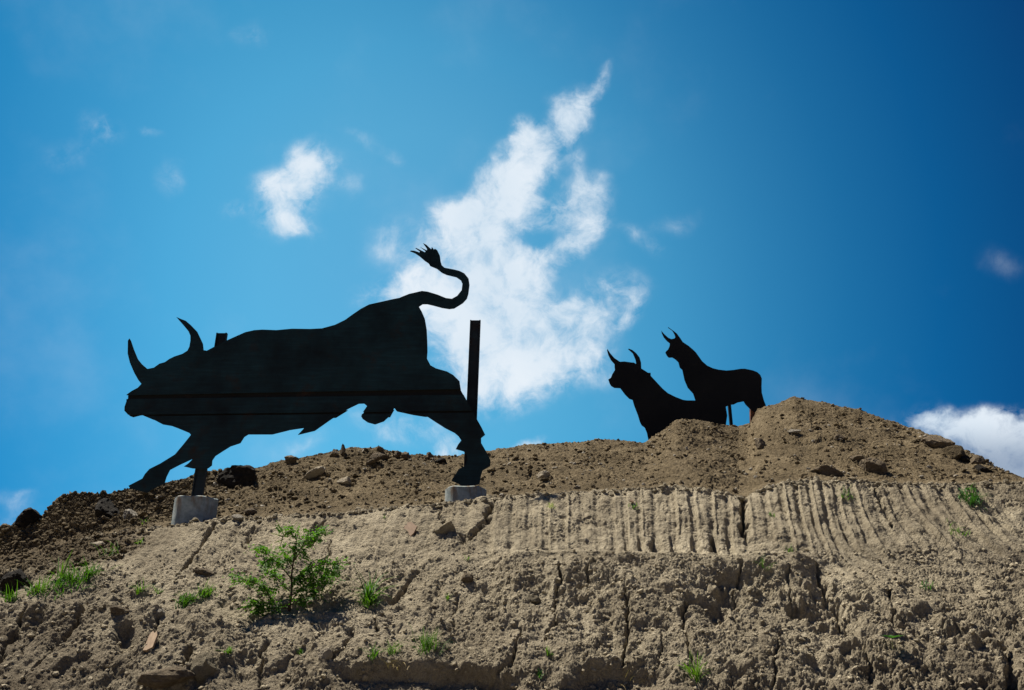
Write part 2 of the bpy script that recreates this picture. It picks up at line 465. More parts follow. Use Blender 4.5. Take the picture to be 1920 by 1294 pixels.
# ------------------------------------------------------------------ terrain
crest = curve([(-800, 1330), (-300, 1200), (0, 1050), (120, 1020), (220, 998), (330, 984), (410, 973), (520, 967), (600, 962), (700, 953), (800, 946), (850, 940),
               (920, 932), (1000, 925), (1080, 922), (1180, 915), (1260, 912), (1330, 915), (1385, 928), (1400, 926), (1440, 913), (1480, 904),
               (1530, 897), (1620, 900), (1700, 905), (1800, 905), (1905, 903), (2300, 900), (2800, 960)])
ridge = curve([(-800, 1180), (-300, 1060), (0, 988), (30, 984), (75, 972), (92, 955), (108, 932), (140, 922), (200, 925), (240, 915), (300, 905), (345, 897), (380, 886),
               (430, 880), (490, 873), (530, 862), (600, 850), (660, 841), (710, 839), (760, 849), (830, 852), (860, 853), (930, 843),
               (1000, 831), (1080, 829), (1110, 823), (1160, 826), (1208, 830), (1240, 807), (1268, 787), (1300, 786), (1340, 791), (1365, 798),
               (1385, 800), (1410, 793), (1422, 768), (1435, 763), (1455, 757), (1490, 743), (1560, 758), (1610, 769), (1680, 791), (1740, 813),
               (1765, 818), (1800, 838), (1830, 856), (1850, 868), (1875, 885), (1905, 896), (1960, 905), (2300, 930), (2800, 1000)])
Yr = curve([(-800, 13.6), (0, 14.6), (110, 15.0), (300, 15.6), (700, 17.0), (1000, 17.8), (1200, 18.4), (1270, 18.6), (1340, 18.9), (1400, 19.7), (1440, 19.2), (1500, 19.0), (1700, 17.8),
            (1850, 16.0), (1960, 15.2), (2800, 14.5)])

cols = np.concatenate([np.arange(-760, -70, 9.0), np.arange(-70, 1990, 1.5), np.arange(1990, 2680, 9.0)])
def rowset(s):
    R = []
    # toe on the flat ground, lower face, two breaks, crest
    a, b_, c_ = unproj(s, 1300, 7.2); R.append((a, b_, 0 * c_ - 0.25))
    R.append(unproj(s, 1322 + 0 * s, 8.7))
    R.append(unproj(s, 1245 + 0 * s, 9.2))
    R.append(unproj(s, np.maximum(1150 + 0 * s, crest(s) + 12), 10.15))
    R.append(unproj(s, np.maximum(1068 + 0 * s, crest(s) + 6), 11.1))
    R.append(unproj(s, crest(s), 12.5))
    a, b_, c_ = unproj(s, crest(s), 12.5)
    k = 13.3 / 12.5
    R.append((a * k, b_ * k, c_ + 0.02))
    # hollow behind the lip then the loose mound
    x1, y1, z1 = unproj(s, crest(s) - 6, 14.2)
    R.append((x1, y1, z1))
    mid = 0.5 * (crest(s) - 6) + 0.5 * ridge(s) + 4
    R.append(unproj(s, mid, 0.52 * 14.2 + 0.48 * Yr(s)))
    R.append(unproj(s, ridge(s), Yr(s)))
    R.append(unproj(s, ridge(s) + 16, Yr(s) + 1.2))
    R.append(unproj(s, ridge(s) + 44, Yr(s) + 5.5))
    a, b_, c_ = unproj(s, ridge(s) + 44, Yr(s) + 16); R.append((a, b_, c_ * 0 + 1.2))
    a, b_, c_ = unproj(s, ridge(s) + 44, Yr(s) + 26); R.append((a, b_, c_ * 0 - 0.4))
    return np.array([np.stack(np.broadcast_arrays(*[np.asarray(q_, float) + 0 * s for q_ in r]), 0) for r in R])          # (rows,3,cols)
R = rowset(cols)
SEG = [10, 56, 128, 118, 146, 24, 16, 90, 110, 14, 10, 6, 4]
# clamp left side where the rows meet
tt = []; 
for i, n in enumerate(SEG): tt += [i + j / n for j in range(n)]
tt.append(len(SEG)); tt = np.array(tt)
i0 = np.minimum(tt.astype(int), len(SEG) - 1); fr = (tt - i0)[:, None, None]
G = R[i0] * (1 - fr) + R[i0 + 1] * fr                     # (nt,3,nc)
def smooth_rows(G, k):
    ker = np.hanning(2 * k + 3)[1:-1]; ker /= ker.sum()
    P = np.concatenate([np.repeat(G[:1], k, 0), G, np.repeat(G[-1:], k, 0)], 0)
    return sum(w * P[i:i + len(G)] for i, w in enumerate(ker))
Gs = smooth_rows(G, 11)
keep = np.exp(-((tt - 9) / 0.10) ** 2)[:, None, None]     # hold the skyline
keep = np.maximum(keep, np.exp(-((tt - 5) / 0.06) ** 2)[:, None, None])
G = Gs * (1 - keep) + G * keep
nt_, nc = G.shape[0], G.shape[2]
X, Yv, Z = G[:, 0], G[:, 1], G[:, 2]
T = np.repeat(tt[:, None], nc, 1)
PX = np.repeat(cols[None, :], nt_, 0)
_, PY, _ = proj(X, Yv, Z)

def normals(X, Y, Z):
    P = np.stack([X, Y, Z], -1)
    du = np.gradient(P, axis=1); dv = np.gradient(P, axis=0)
    n = np.cross(du, dv); n /= np.linalg.norm(n, axis=-1, keepdims=True) + 1e-9
    n[n[..., 2] < 0] *= -1
    return n
NR = normals(X, Yv, Z)

soilb = sstep(-0.035, 0.035, (T - 5.10) + 0.17 * fbm(X, Yv, Z, 1.1, 4, 5) + 0.05 * fbm(X, Yv, Z, 6, 3, 6) )
leftdark = sstep(360, 150, PX + 90 * fbm(X, Yv, Z, 1.3, 4, 8)) * sstep(1100, 1020, PY + 30 * fbm(X, Yv, Z, 2, 3, 9) + 0.16 * (PX - 100))
soilb = np.maximum(soilb, leftdark)
bank = 1 - soilb
vis = sstep(0.0, 0.6, T)

# large forms
D = 0.10 * fbm(X, Yv, Z, 0.55, 3, 20) * sstep(5.0, 4.6, T) + 0.10 * fbm(X, Yv, Z, 0.6, 3, 23) * sstep(5.6, 6.6, T) * (1 - 0.6 * np.exp(-((T - 9) / .4) ** 2))
D += 0.22 * fbm(X, Yv, Z, 0.9, 3, 71) * sstep(6.9, 7.6, T) * sstep(9.2, 8.7, T)

# ledges: (list of (px,py) line, px range, height of the step, softness in px)
def ledge(pts, depth, soft, fade=40, dec=60):
    xs = [p[0] for p in pts]
    ly = np.interp(PX, xs, [p[1] for p in pts]) + 9 * fbm(X, Yv, Z, 1.6, 4, 31) + 5 * fbm(X, Yv, Z, 7, 2, 32)
    m = sstep(xs[0] - fade, xs[0] + fade, PX) * sstep(xs[-1] + fade, xs[-1] - fade, PX)
    d = PY - ly
    return depth * m * sstep(-soft, soft, d) * np.exp(-np.clip(d, 0, None) / dec)
front = (T < 5.1)
LD = 0
LD = LD + ledge([(950, 1052), (1100, 1052), (1250, 1054), (1400, 1056), (1520, 1054)], 0.32, 21, 30, 90)
LD = LD + ledge([(800, 1040), (900, 1050), (960, 1062)], 0.08, 9, 30, 60)
LD = LD + ledge([(-60, 1158), (120, 1160), (300, 1168), (420, 1176)], 0.26, 5, 50, 60)
LD = LD + ledge([(1560, 1222), (1700, 1222), (1900, 1226), (2100, 1230)], 0.22, 6, 40, 60)
LD = LD + ledge([(1280, 1204), (1400, 1204), (1540, 1206)], 0.10, 7, 40, 60)
LD = LD + ledge([(480, 1150), (620, 1148), (720, 1160)], 0.10, 8, 40, 50)
LD = LD + ledge([(1560, 1080), (1700, 1130), (1850, 1150)], 0.07, 12, 40, 50)
# bottom scarp: the face cuts back in under its lip
def scarp(pts, depth, soft, fade):
    xs = [p[0] for p in pts]
    ly = np.interp(PX, xs, [p[1] for p in pts]) + 9 * fbm(X, Yv, Z, 1.9, 4, 34)
    m = sstep(xs[0] - fade, xs[0] + fade, PX) * sstep(xs[-1] + fade, xs[-1] - fade, PX)
    return -depth * m * sstep(-soft, soft, PY - ly)
LD = LD + scarp([(640, 1246), (720, 1240), (800, 1244), (900, 1254), (960, 1268)], 0.20, 7, 40)
LD = LD + scarp([(1085, 1258), (1120, 1244), (1180, 1246), (1225, 1262)], 0.20, 8, 20)
LD = LD + scarp([(222, 1196), (240, 1192), (255, 1196)], 0.14, 5, 10) * np.exp(-((PY - 1208) / 26) ** 2)
LD = LD + scarp([(1310, 1098), (1420, 1085), (1540, 1100), (1600, 1130)], 0.14, 12, 40) * sstep(1200, 1160, PY)
LD = LD + scarp([(1700, 1150), (1790, 1130), (1890, 1170)], 0.12, 12, 40) * sstep(1230, 1190, PY)
D = D + LD * front

# bucket tooth ribs
kf = curve([(200, -0.9), (400, -0.72), (600, -0.45), (760, -0.40), (860, -0.22), (920, -0.06), (1050, 0.01), (1200, 0.06), (1380, 0.10), (1420, 0.16), (1560, 0.22),
            (1620, 0.34), (1700, 0.50), (1800, 0.62), (1900, 0.66)])
x0 = PX.copy()
for _ in range(6): x0 = 0.5 * x0 + 0.5 * (PX - kf(x0) * (PY - 925) - 0.0030 * np.clip(x0 - 1450, 0, 300) / 300 * np.clip(PY - 940, 0, None) ** 1.0 * (PY - 925) )
bottom = curve([(200, 1090), (380, 1085), (600, 1075), (850, 1030), (920, 1046), (1380, 1048), (1400, 1010), (1500, 1040), (1650, 1045), (1750, 1060), (1830, 1010), (1900, 960)])
amp = curve([(180, 0), (300, .3), (400, .75), (700, .7), (820, .5), (880, .9), (1370, 1.0), (1400, .9), (1450, 1.15), (1800, 1.2), (1850, .7), (1880, 0)])
x0n = x0 + 5 * fbm(X, Yv, Z, 1.5, 3, 41)
ph = x0n / 31.0 + 0.30 * np.sin(x0n / 61.0) + 0.13 * np.sin(x0n / 27.3 + 1)
w_ = ph - np.floor(ph)
cell = np.floor(ph)
hh = (np.sin(cell * 127.1) * 43758.5453) % 1.0
rib = sstep(0.0, 0.14, w_) * sstep(0.80 + .1 * hh, 0.50 + .1 * hh, w_)
rib = rib * (0.55 + 0.75 * hh)
gm = amp(x0) * sstep(bottom(x0) + 14 + 26 * (hh - .5), bottom(x0) - 22 + 26 * (hh - .5), PY) * sstep(4.99, 4.93, T) * bank
patch = 0.25 + 0.75 * sstep(-0.45, 0.1, fbm(X, Yv, Z, 1.2, 3, 44) + 0.25 * sstep(860, 1000, PX))
patch = np.maximum(patch, 0.8 * sstep(1400, 1440, PX))
alongn = sstep(-.45, .25, fbm(x0n * .035, PY * .02, cell * 1.7, 1.0, 3, 48))
rib = rib * (0.35 + 0.65 * alongn) + 0.35 * np.exp(-((w_ - 0.12) / .07) ** 2) * (hh > .35)
RIB = (0.044 * (rib - 0.35) + 0.0025 * np.sin(x0n / 1.55)) * gm * patch * (0.65 + 0.7 * sstep(-.5, .5, fbm(X, Yv, Z, 2.6, 3, 45)))
# second tier of shorter ribs hanging under the first (middle)
g2 = sstep(1130, 1200, PX) * sstep(1400, 1350, PX) * sstep(1000, 1020, PY) * sstep(1062, 1040, PY) * bank
RIB = RIB + 0.06 * (sstep(.1, .3, w_) * sstep(.8, .6, w_) - .5) * g2
# scooped smooth swirl at the right
rr = np.hypot((PX - 1800) * 1.0, (PY - 860) * 1.15)
sw = sstep(1540, 1590, PX) * sstep(1720, 1660, PX) * sstep(1000, 1020, PY) * sstep(1105, 1080, PY)
RIB = RIB + 0.022 * np.sin(rr / 3.4 + 2 * fbm(X, Yv, Z, 1.5, 2, 46)) * sw
D = D + RIB * front

# cracks
QJX = PX + 20 * fbm(X, Yv, Z, 4.2, 4, 51, .6); QJY = PY + 16 * fbm(X, Yv, Z, 4.2, 4, 52, .6)
CWN = sstep(-.45, .45, fbm(X, Yv, Z, 5.0, 3, 53))
CR = [([(1396, 925), (1390, 955), (1392, 985), (1396, 1000)], 8.5, .42), ([(1392, 985), (1400, 1010)], 5, .2),
      ([(925, 945), (912, 972), (900, 990), (885, 1006), (872, 1015)], 6, .24), ([(403, 980), (378, 1025), (345, 1066)], 6, .24),
      ([(603, 972), (590, 998), (584, 1018)], 6, .24), ([(624, 1010), (618, 1040), (608, 1056)], 4.5, .14), ([(480, 985), (455, 1020)], 4, .09),
      ([(782, 1072), (764, 1092), (752, 1112), (735, 1124)], 5.5, .2), ([(714, 1150), (702, 1165), (710, 1182)], 5, .2),
      ([(1046, 1085), (1054, 1106), (1042, 1130), (1042, 1172), (1030, 1202)], 5, .2), ([(1112, 1082), (1098, 1106), (1070, 1120)], 4, .12),
      ([(1165, 1110), (1178, 1152), (1176, 1190), (1170, 1240)], 5, .2), ([(1528, 1068), (1545, 1108), (1566, 1128)], 6.5, .26), ([(1545, 1112), (1575, 1132)], 13, .34),
      ([(1572, 1138), (1580, 1168), (1592, 1196), (1622, 1232), (1640, 1290)], 6.5, .26), ([(1665, 1110), (1680, 1160), (1745, 1185), (1740, 1215)], 5, .16),
      ([(1852, 1180), (1880, 1225), (1900, 1290)], 15, .36), ([(660, 1190), (642, 1218), (628, 1230)], 6, .2), ([(980, 1180), (962, 1235), (925, 1262), (905, 1290)], 5, .18),
      ([(1285, 1140), (1283, 1180), (1295, 1240)], 6, .18), ([(1385, 1080), (1372, 1130), (1382, 1160)], 5, .12), ([(160, 1170), (120, 1215), (60, 1260)], 6, .16),
      ([(52, 1165), (20, 1215), (-10, 1260)], 6, .14), ([(90, 1165), (66, 1200), (40, 1235)], 4, .1), ([(300, 1180), (290, 1215)], 6, .12), ([(360, 1225), (350, 1250)], 8, .2),
      ([(500, 1210), (485, 1250), (490, 1290)], 5, .14), ([(1645, 905), (1650, 940), (1675, 985)], 8, .12), ([(860, 1120), (845, 1180)], 4, .08),
      ([(1475, 1085), (1490, 1130)], 5, .1), ([(820, 955), (838, 1000), (880, 1012)], 4, .08), ([(1225, 1010), (1222, 1040)], 10, .14), ([(1335, 1010), (1338, 1040)], 8, .12),
      ([(1240, 1180), (1236, 1250)], 4, .1), ([(1460, 1190), (1450, 1290)], 4, .1), ([(40, 1060), (52, 1095)], 10, .16), ([(8, 1075), (18, 1110)], 13, .22)]
C = np.zeros_like(PX)
for pts, wd, dp in CR:
    xa = min(p[0] for p in pts) - 40; xb = max(p[0] for p in pts) + 40
    ca, cb2 = np.searchsorted(cols, xa), np.searchsorted(cols, xb)
    if cb2 <= ca: continue
    QX_, QY_ = QJX[:, ca:cb2], QJY[:, ca:cb2]
    best = np.full(QX_.shape, 1e9, np.float32)
    for (ax, ay), (bx_, by_) in zip(pts[:-1], pts[1:]):
        vx, vy = bx_ - ax, by_ - ay
        t = np.clip(((QX_ - ax) * vx + (QY_ - ay) * vy) / (vx * vx + vy * vy), 0, 1)
        best = np.minimum(best, np.hypot(QX_ - ax - t * vx, QY_ - ay - t * vy))
    C[:, ca:cb2] = np.maximum(C[:, ca:cb2], dp * np.exp(-(best / (wd * (0.26 + 0.5 * CWN[:, ca:cb2]))) ** 2.0))
D = D - C * front * (0.35 + 0.6 * sstep(-.4, .3, fbm(X, Yv, Z, 2.6, 2, 54)))

# hollows and shoulders
hz = 0.10 + 0.9 * sstep(1290, 1360, PX) * sstep(1660, 1580, PX) * sstep(1085, 1110, PY) * sstep(1215, 1190, PY)
hz = np.maximum(hz, 0.55 * sstep(1690, 1760, PX) * sstep(1110, 1150, PY)); hz = np.maximum(hz, 0.3 * sstep(420, 300, PX) * sstep(1180, 1200, PY))
hz = np.maximum(hz, 0.35 * sstep(1085, 1110, PY))
h1 = fbm(X, Yv * .6, Z, 2.3, 3, 140); h2 = fbm(X, Yv * .6, Z, 4.4, 3, 141, .5, True)
D = D - front * hz * bank * (0.20 * sstep(.02, .32, h1) - 0.09 * sstep(.0, .5, h2))
# roughness
rough = 0.55 + 0.45 * sstep(1040, 1110, PY) * sstep(700, 900, PX) + 0.15 * sstep(900, 600, PX)
rough = rough * (1 - 0.6 * sw) * (1 - 0.22 * np.clip(gm, 0, 1) * (0.5 + 0.5 * sstep(-.3, .3, fbm(X, Yv, Z, 1.7, 2, 47))))
shelfband = np.exp(-((PY - 1058) / 17) ** 2) * sstep(930, 1000, PX) * sstep(1560, 1480, PX)
rough = rough * (1 - 0.6 * shelfband)
wx = X + 0.05 * fbm(X, Yv, Z, 3.5, 2, 60); wz = Z + 0.05 * fbm(X, Yv, Z, 3.5, 2, 61)
B1 = fbm(wx, Yv, wz, 3.2, 2, 62, .5, True); B2 = fbm(wx, Yv, wz, 8.5, 2, 64, .55, True); B3 = fbm(wx, Yv, wz, 21, 2, 66, .55, True)
B4 = fbm(wx, Yv, wz, 42, 2, 68, .6, True)
gr = sstep(-.35, .35, fbm(X, Yv, Z, 1.4, 3, 145))
pit = sstep(-.25, .25, fbm(X, Yv, Z, 2.4, 3, 146)) * 2 - 1           # lumps in some places, pits in others
flatn = fbm(X + .3 * Z, Yv, Z, 5.0, 4, 147, .55)
bankrough = rough * (0.060 * B1 + 0.055 * flatn + (0.014 + 0.046 * gr) * B2 * (0.35 + .65 * pit) + (0.012 + 0.040 * gr) * B3 * (0.1 + .9 * pit) + (0.012 + 0.014 * gr) * B4)
M1 = fbm(wx, Yv, wz, 2.2, 3, 72, .5); M2 = fbm(wx, Yv, wz, 7.5, 2, 74, .55, True); M3 = fbm(wx, Yv, wz, 20, 2, 76, .55, True)
lumpy = 0.55 + 0.9 * sstep(420, 180, PX) + 0.5 * sstep(0.0, 0.5, fbm(X, Yv, Z, 0.8, 2, 78))
mroughn = 0.05 * M1 + lumpy * (0.044 * M2 + 0.030 * M3 + 0.014 * fbm(wx, Yv, wz, 42, 1, 79, .6, True))
D = D + vis * (bank * bankrough + soilb * mroughn)
# crumbled edge where the pale face meets the loose soil
D = D + 0.035 * np.exp(-((T - 5.0) / .06) ** 2) * fbm(X, Yv, Z, 5, 3, 80, .5, True)

VX = X + NR[..., 0] * D; VY = Yv + NR[..., 1] * D; VZ = Z + NR[..., 2] * D
VX = VX + 0.012 * fbm(X, Yv, Z, 17, 2, 90) * vis
NR2 = normals(VX, VY, VZ)
V = np.stack([VX.ravel(), VY.ravel(), VZ.ravel()], -1)
idx = np.arange(nt_ * nc).reshape(nt_, nc)
Fq = np.stack([idx[:-1, :-1].ravel(), idx[:-1, 1:].ravel(), idx[1:, 1:].ravel(), idx[1:, :-1].ravel()], -1)
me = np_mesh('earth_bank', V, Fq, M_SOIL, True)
a_ = me.attributes.new('topsoil', 'FLOAT', 'POINT'); a_.data.foreach_set('value', soilb.ravel().astype(np.float32))
soil_vignette_tint = 0.6 * leftdark * sstep(-.3, .3, fbm(X, Yv, Z, 1.5, 4, 97)) + 0.55 * (1 - leftdark) * sstep(620, 40, PX + .6 * np.clip(1150 - PY, 0, 200)) * sstep(-.35, .35, fbm(X, Yv, Z, 1.1, 5, 98)) + 0.28 * (1 - soilb) * sstep(1500, 1900, PX) * sstep(-.35, .3, fbm(X, Yv, Z, 1.0, 5, 99)) * 1.3 + .22 * (1 - soilb) * sstep(-.2, .3, fbm(X, Yv, Z, .9, 5, 96)) + .34 * (1 - soilb) * sstep(1130, 1290, PY + 60 * fbm(X, Yv, Z, 1.2, 4, 95))
a_ = me.attributes.new('soil_vignette_tint', 'FLOAT', 'POINT'); a_.data.foreach_set('value', soil_vignette_tint.ravel().astype(np.float32))  # uneven soil tone, plus lens vignette painted darker towards left, right and bottom
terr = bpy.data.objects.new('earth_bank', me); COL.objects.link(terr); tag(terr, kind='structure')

# flat ground out to the horizon
M_GROUND = soil_material('flat_ground_soil', 'pale')
gx = 5000.0
g = mesh_obj('ground', [(-gx, -gx, 0), (gx, -gx, 0), (gx, gx, 0), (-gx, gx, 0)], [(0, 1, 2, 3)], M_GROUND); tag(g, kind='structure')

# lookup of the built surface
QX, QY, QD = proj(V[:, 0], V[:, 1], V[:, 2])
inview = (T.ravel() > 0.5) & (T.ravel() < 9.3)
vid = np.nonzero(inview)[0]
qx, qy, qd = QX[vid], QY[vid], QD[vid]
NF = NR.reshape(-1, 3)
def surf(px, py, r=3.0):
    for k in (1, 2, 4, 8):
        m = np.nonzero((np.abs(qx - px) < r * k) & (np.abs(qy - py) < r * k))[0]
        if len(m): break
    if not len(m):
        m = np.array([np.argmin((qx - px) ** 2 + (qy - py) ** 2)])
    j = vid[m[np.argmin(qd[m])]]
    return Vector(V[j]), Vector(NF[j])

# pale heap beyond the right end of the mound
def heap(name, c, rx, ry, h, mat):
    nx, ny = 90, 60
    xs = np.linspace(-1, 1, nx); ys = np.linspace(-1, 1, ny)
    A, B = np.meshgrid(xs, ys)
    r_ = np.sqrt(A * A + B * B)
    z = h * np.clip(1 - r_, 0, 1) ** 0.8
    x = c[0] + A * rx; y = c[1] + B * ry
    z = z + 0.12 * fbm(x, y, z * 0, 0.8, 4, 3) * (z > 0) - 0.05
    Vh = np.stack([x.ravel(), y.ravel(), z.ravel()], -1)
    I = np.arange(nx * ny).reshape(ny, nx)
    F = np.stack([I[:-1, :-1].ravel(), I[:-1, 1:].ravel(), I[1:, 1:].ravel(), I[1:, :-1].ravel()], -1)
    m_ = np_mesh(name, Vh, F, mat); o = bpy.data.objects.new(name, m_); COL.objects.link(o); return tag(o, kind='structure')
hp = W(1878, 884, 30)
heap('hill', (hp.x, 30.0, 0), 9.0, 8.0, hp.z, M_CLOD_PALE)

# ------------------------------------------------------------------ steel cut-outs
BULL1 = [(232.8,770),(233.1,762.5),(236.5,753),(237.3,740),(246.3,733.4),(258.4,726.9),(265,719.8),(259.4,712.8),(251.9,699.7),(243.4,680),(239.3,663),(239.7,638.8),
(242.5,634.6),(245.3,638.8),(251,655.6),(258.4,673.4),(265.9,682.8),(276.3,691.8),(288.4,689.4),(298.8,681.9),(309,679),(317.5,673),(326.9,668.4),(341.9,663.5),
(351.3,657.5),(355,650),(356.9,638.8),(356.9,629.4),(353.1,620.9),(343.8,609.7),(330.3,594.3),(339,598),(348.4,601.6),(357.8,609.7),(369.6,621.9),(380.3,644.4),
(381.6,656.6),(387.8,657.5),(402.8,649.6),(426.3,637.8),(445,629.4),(460,622.8),(476.9,619),(491.9,618),(518,619),(548,616.3),(581,616.8),(603.8,615.7),(628,609),
(646.9,599.8),(661.9,589),(676.9,578.8),(691.9,570.9),(738.8,560.4),(748.9,558.5),(754.5,556),(767.2,551),(791,545.5),(802.3,546.9),(820.6,552.5),(836,558.8),
(847.3,560.2),(857.2,554.6),(865.6,544),(867,532),(864.2,525.8),(855.8,519.9),(837.5,515.5),(829,511.7),(819.2,504),(806.6,498.8),(803.8,494),(796.7,489.2),
(786.9,480.8),(778.4,475),(768.6,471),(770.7,469.8),(777,470.2),(786.2,473.3),(787.6,471.6),(778.9,465.6),(780.5,465),(788.3,468.8),(796.7,473),(798,470.9),
(788.3,463.6),(792.5,465.6),(800.2,469.5),(800.7,466.7),(793.2,455.9),(799.5,459),(805.9,465),(808.7,467.4),(809.7,462.9),(813.6,468),(815.4,466.3),(819.6,469),
(824.8,479.4),(826.3,490.6),(828.4,497.4),(833.3,501.9),(851.6,505.4),(861.4,507.9),(870.5,512.4),(878.6,522.3),(880.4,534.2),(878.3,551),(875.5,560.2),(867.7,568.7),
(851.6,578.5),(842.4,579.6),(829,577.5),(813.6,573.3),(801,570.4),(792.5,570.5),(785.5,575),(791,584.8),(796.7,598.2),(800.2,618.6),(801.2,640),(801.6,659.4),
(800.6,672.5),(807.2,685),(817.5,690.7),(838,696.5),(849.4,702.9),(861.6,714.7),(864,730.6),(872.8,746.6),(895.6,788.4),(903,801.6),(909.7,815.3),(902.2,821.3),
(902.2,830.6),(908.8,841.9),(917.2,856.9),(920,864.4),(919.6,873.8),(905,882.2),(902.2,890.6),(899,908),(890,910.3),(863.8,911.5),(861.9,908.4),(846.9,901.9),
(847.8,898),(854.4,888.8),(860,879.4),(872,873.8),(877,862),(874,850),(868.4,846),(854.4,842.3),(859,833.4),(864.7,825.9),(860,818.4),(852.5,811.9),(835.6,803.4),
(817.8,792.2),(800,780.4),(773.8,776.3),(743.8,769.7),(739,765),(730.6,780),(719.4,790.3),(703.4,795.9),(689.4,792.2),(680,785.6),(677.2,780.9),(679,774.4),
(688,761.3),(682.8,756.6),(672.5,756.9),(653.8,765.9),(621.9,785.6),(590,808),(558.4,815.5),(570.3,802.5),(544.4,806.3),(510.6,814.7),(465.6,814.7),(458,819.4),
(450.6,831),(431.9,837.2),(416.9,846.6),(403.8,855),(398,863.4),(397.2,872.8),(390.6,877.9),(379.4,879.4),(360.6,878.4),(344.7,874.7),(353,869),(361.6,860.3),
(336.3,871.9),(318.4,881.3),(311.9,894.4),(308,907.5),(295,913),(281.9,919.7),(276.3,924.4),(261.3,920.6),(244.4,916),(240.6,910.9),(266.9,897.2),(271.6,888.8),
(280,879.4),(300.6,869),(327.8,852.2),(342.8,834.4),(357.8,815.6),(355,811.9),(334.4,803.4),(322.2,798.8),(305.3,795.9),(287.5,786.6),(264,776.8),(259.4,777.2),
(246.3,780.6),(240.6,778.5)]
BULL2 = [(1138.8,654.2),(1138.3,657.2),(1140.6,665.6),(1145.3,675),(1152.3,683),(1152.3,688),(1153,693.8),(1148,701.7),(1145.3,708.3),(1140.6,711.6),(1143,719),
(1146,724),(1152,727.5),(1163,728),(1172,740),(1180,748),(1186,750),(1189,760.3),(1196,778.4),(1200,791.5),(1203,797.5),(1209,802),(1213,811.6),(1216,826),
(1218,872),(1236,872),(1240,838),(1262,830),(1310,828),(1336,822),(1340,872),(1356,872),(1362,830),(1360.7,800),(1363.6,779.4),(1360.7,761),(1350,755),(1330,752),
(1299.6,750.8),(1288.5,750.8),(1280.5,749.7),(1266.4,744.2),(1252.4,737.2),(1242.3,728.6),(1226,711),(1213.8,698),(1202.5,691),(1202,679.7),(1199.2,670.3),
(1193,662.3),(1185.6,656.3),(1179,653.7),(1177.7,654.7),(1186.6,662.8),(1191.7,675),(1193,682.5),(1188,679.7),(1184.7,679.7),(1170.6,677.8),(1162.2,678.3),
(1151.9,671.3),(1144.4,662.8),(1140,656)]
BULL3 = [(1240,620.2),(1241,625.3),(1244.7,632.8),(1250.3,639.4),(1256,644),(1255.5,648.8),(1252.7,655.3),(1249,658.6),(1247.5,661.4),(1250.8,667.5),(1254,670.8),
(1260.6,670.5),(1266.3,674),(1271.9,679.2),(1274.7,689.5),(1279.4,693.8),(1281.3,703),(1283.5,713),(1289.5,727),(1299.6,738.2),(1303.3,749),(1306,762),(1310,800),
(1312,846),(1325,846),(1330,800),(1338,786),(1352,776),(1362,762),(1370,759),(1375.8,758.5),(1382.7,755),(1394.3,752.7),(1397.8,758.5),(1406,766.6),(1414.6,772.4),
(1418,786),(1420,846),(1432,846),(1436,800),(1437,766),(1435.5,758.5),(1432.6,751.6),(1428.5,736.5),(1428,725),(1428.5,709.8),(1425.6,702.9),(1419.8,697.7),
(1411.7,694.5),(1396.6,691.3),(1388.5,691.5),(1375.8,693.6),(1361.9,694.8),(1346.8,693),(1336.4,690.4),(1326,685.5),(1316.7,677.4),(1305,661),(1300,656),
(1291.6,648.8),(1280.3,641.3),(1276,634.7),(1269,625.3),(1262.5,620.2),(1252.7,613.4),(1252.4,614.5),(1260.6,620.2),(1264.8,627.2),(1266.3,632.3),(1264.4,634.7),
(1258.8,635.9),(1253,633.3),(1245.6,626.7)]

def plate(name, outline, Y, thick, mat, parent, cuts=None, yoff=0.0):
    """outline px -> steel sheet standing in the plane y = Y; cuts = list of (point, normal-sign) bisections"""
    bm = bmesh.new()
    pts = [W(px, py, Y) for px, py in outline]
    n_ = len(pts)
    co, _, fc, _, _, _ = delaunay_2d_cdt([Vector((p.x, p.z)) for p in pts], [(i, (i + 1) % n_) for i in range(n_)], [list(range(n_))], 1, 1e-6)
    vs = [bm.verts.new((c.x, Y, c.y)) for c in co]
    for f in fc:
        try: bm.faces.new([vs[i] for i in f])
        except ValueError: pass
    for co, no in (cuts or []):
        geom = bm.verts[:] + bm.edges[:] + bm.faces[:]
        bmesh.ops.bisect_plane(bm, geom=geom, plane_co=co, plane_no=no, clear_outer=True, dist=1e-5)
    ex = bmesh.ops.extrude_face_region(bm, geom=bm.faces[:])
    for v in [g_ for g_ in ex['geom'] if isinstance(g_, bmesh.types.BMVert)]: v.co.y += thick
    for v in bm.verts: v.co.y += yoff
    bmesh.ops.recalc_face_normals(bm, faces=bm.faces[:])
    pl = parent.location
    for v in bm.verts: v.co -= pl
    m = bpy.data.meshes.new(name); bm.to_mesh(m); bm.free(); m.materials.append(mat)
    o = bpy.data.objects.new(name, m); COL.objects.link(o); o.parent = parent
    return o

def ibeam(name, p0, p1, w, d, t, mat, parent):
    """I section: web facing the viewer, a flange along each side"""
    prof = [(-w/2, -d/2), (-w/2 + t, -d/2), (-w/2 + t, -t/2), (w/2 - t, -t/2), (w/2 - t, -d/2), (w/2, -d/2), (w/2, d/2), (w/2 - t, d/2), (w/2 - t, t/2), (-w/2 + t, t/2), (-w/2 + t, d/2), (-w/2, d/2)]
    V_, F_ = [], []
    for p in (p0, p1):
        for a, b in prof: V_.append(Vector((p.x + a, p.y + b, p.z)) - parent.location)
    n = len(prof)
    for i in range(n): F_.append((i, (i + 1) % n, n + (i + 1) % n, n + i))
    F_.append(tuple(range(n))[::-1]); F_.append(tuple(range(n, 2 * n)))
    return mesh_obj(name, V_, F_, mat, parent)

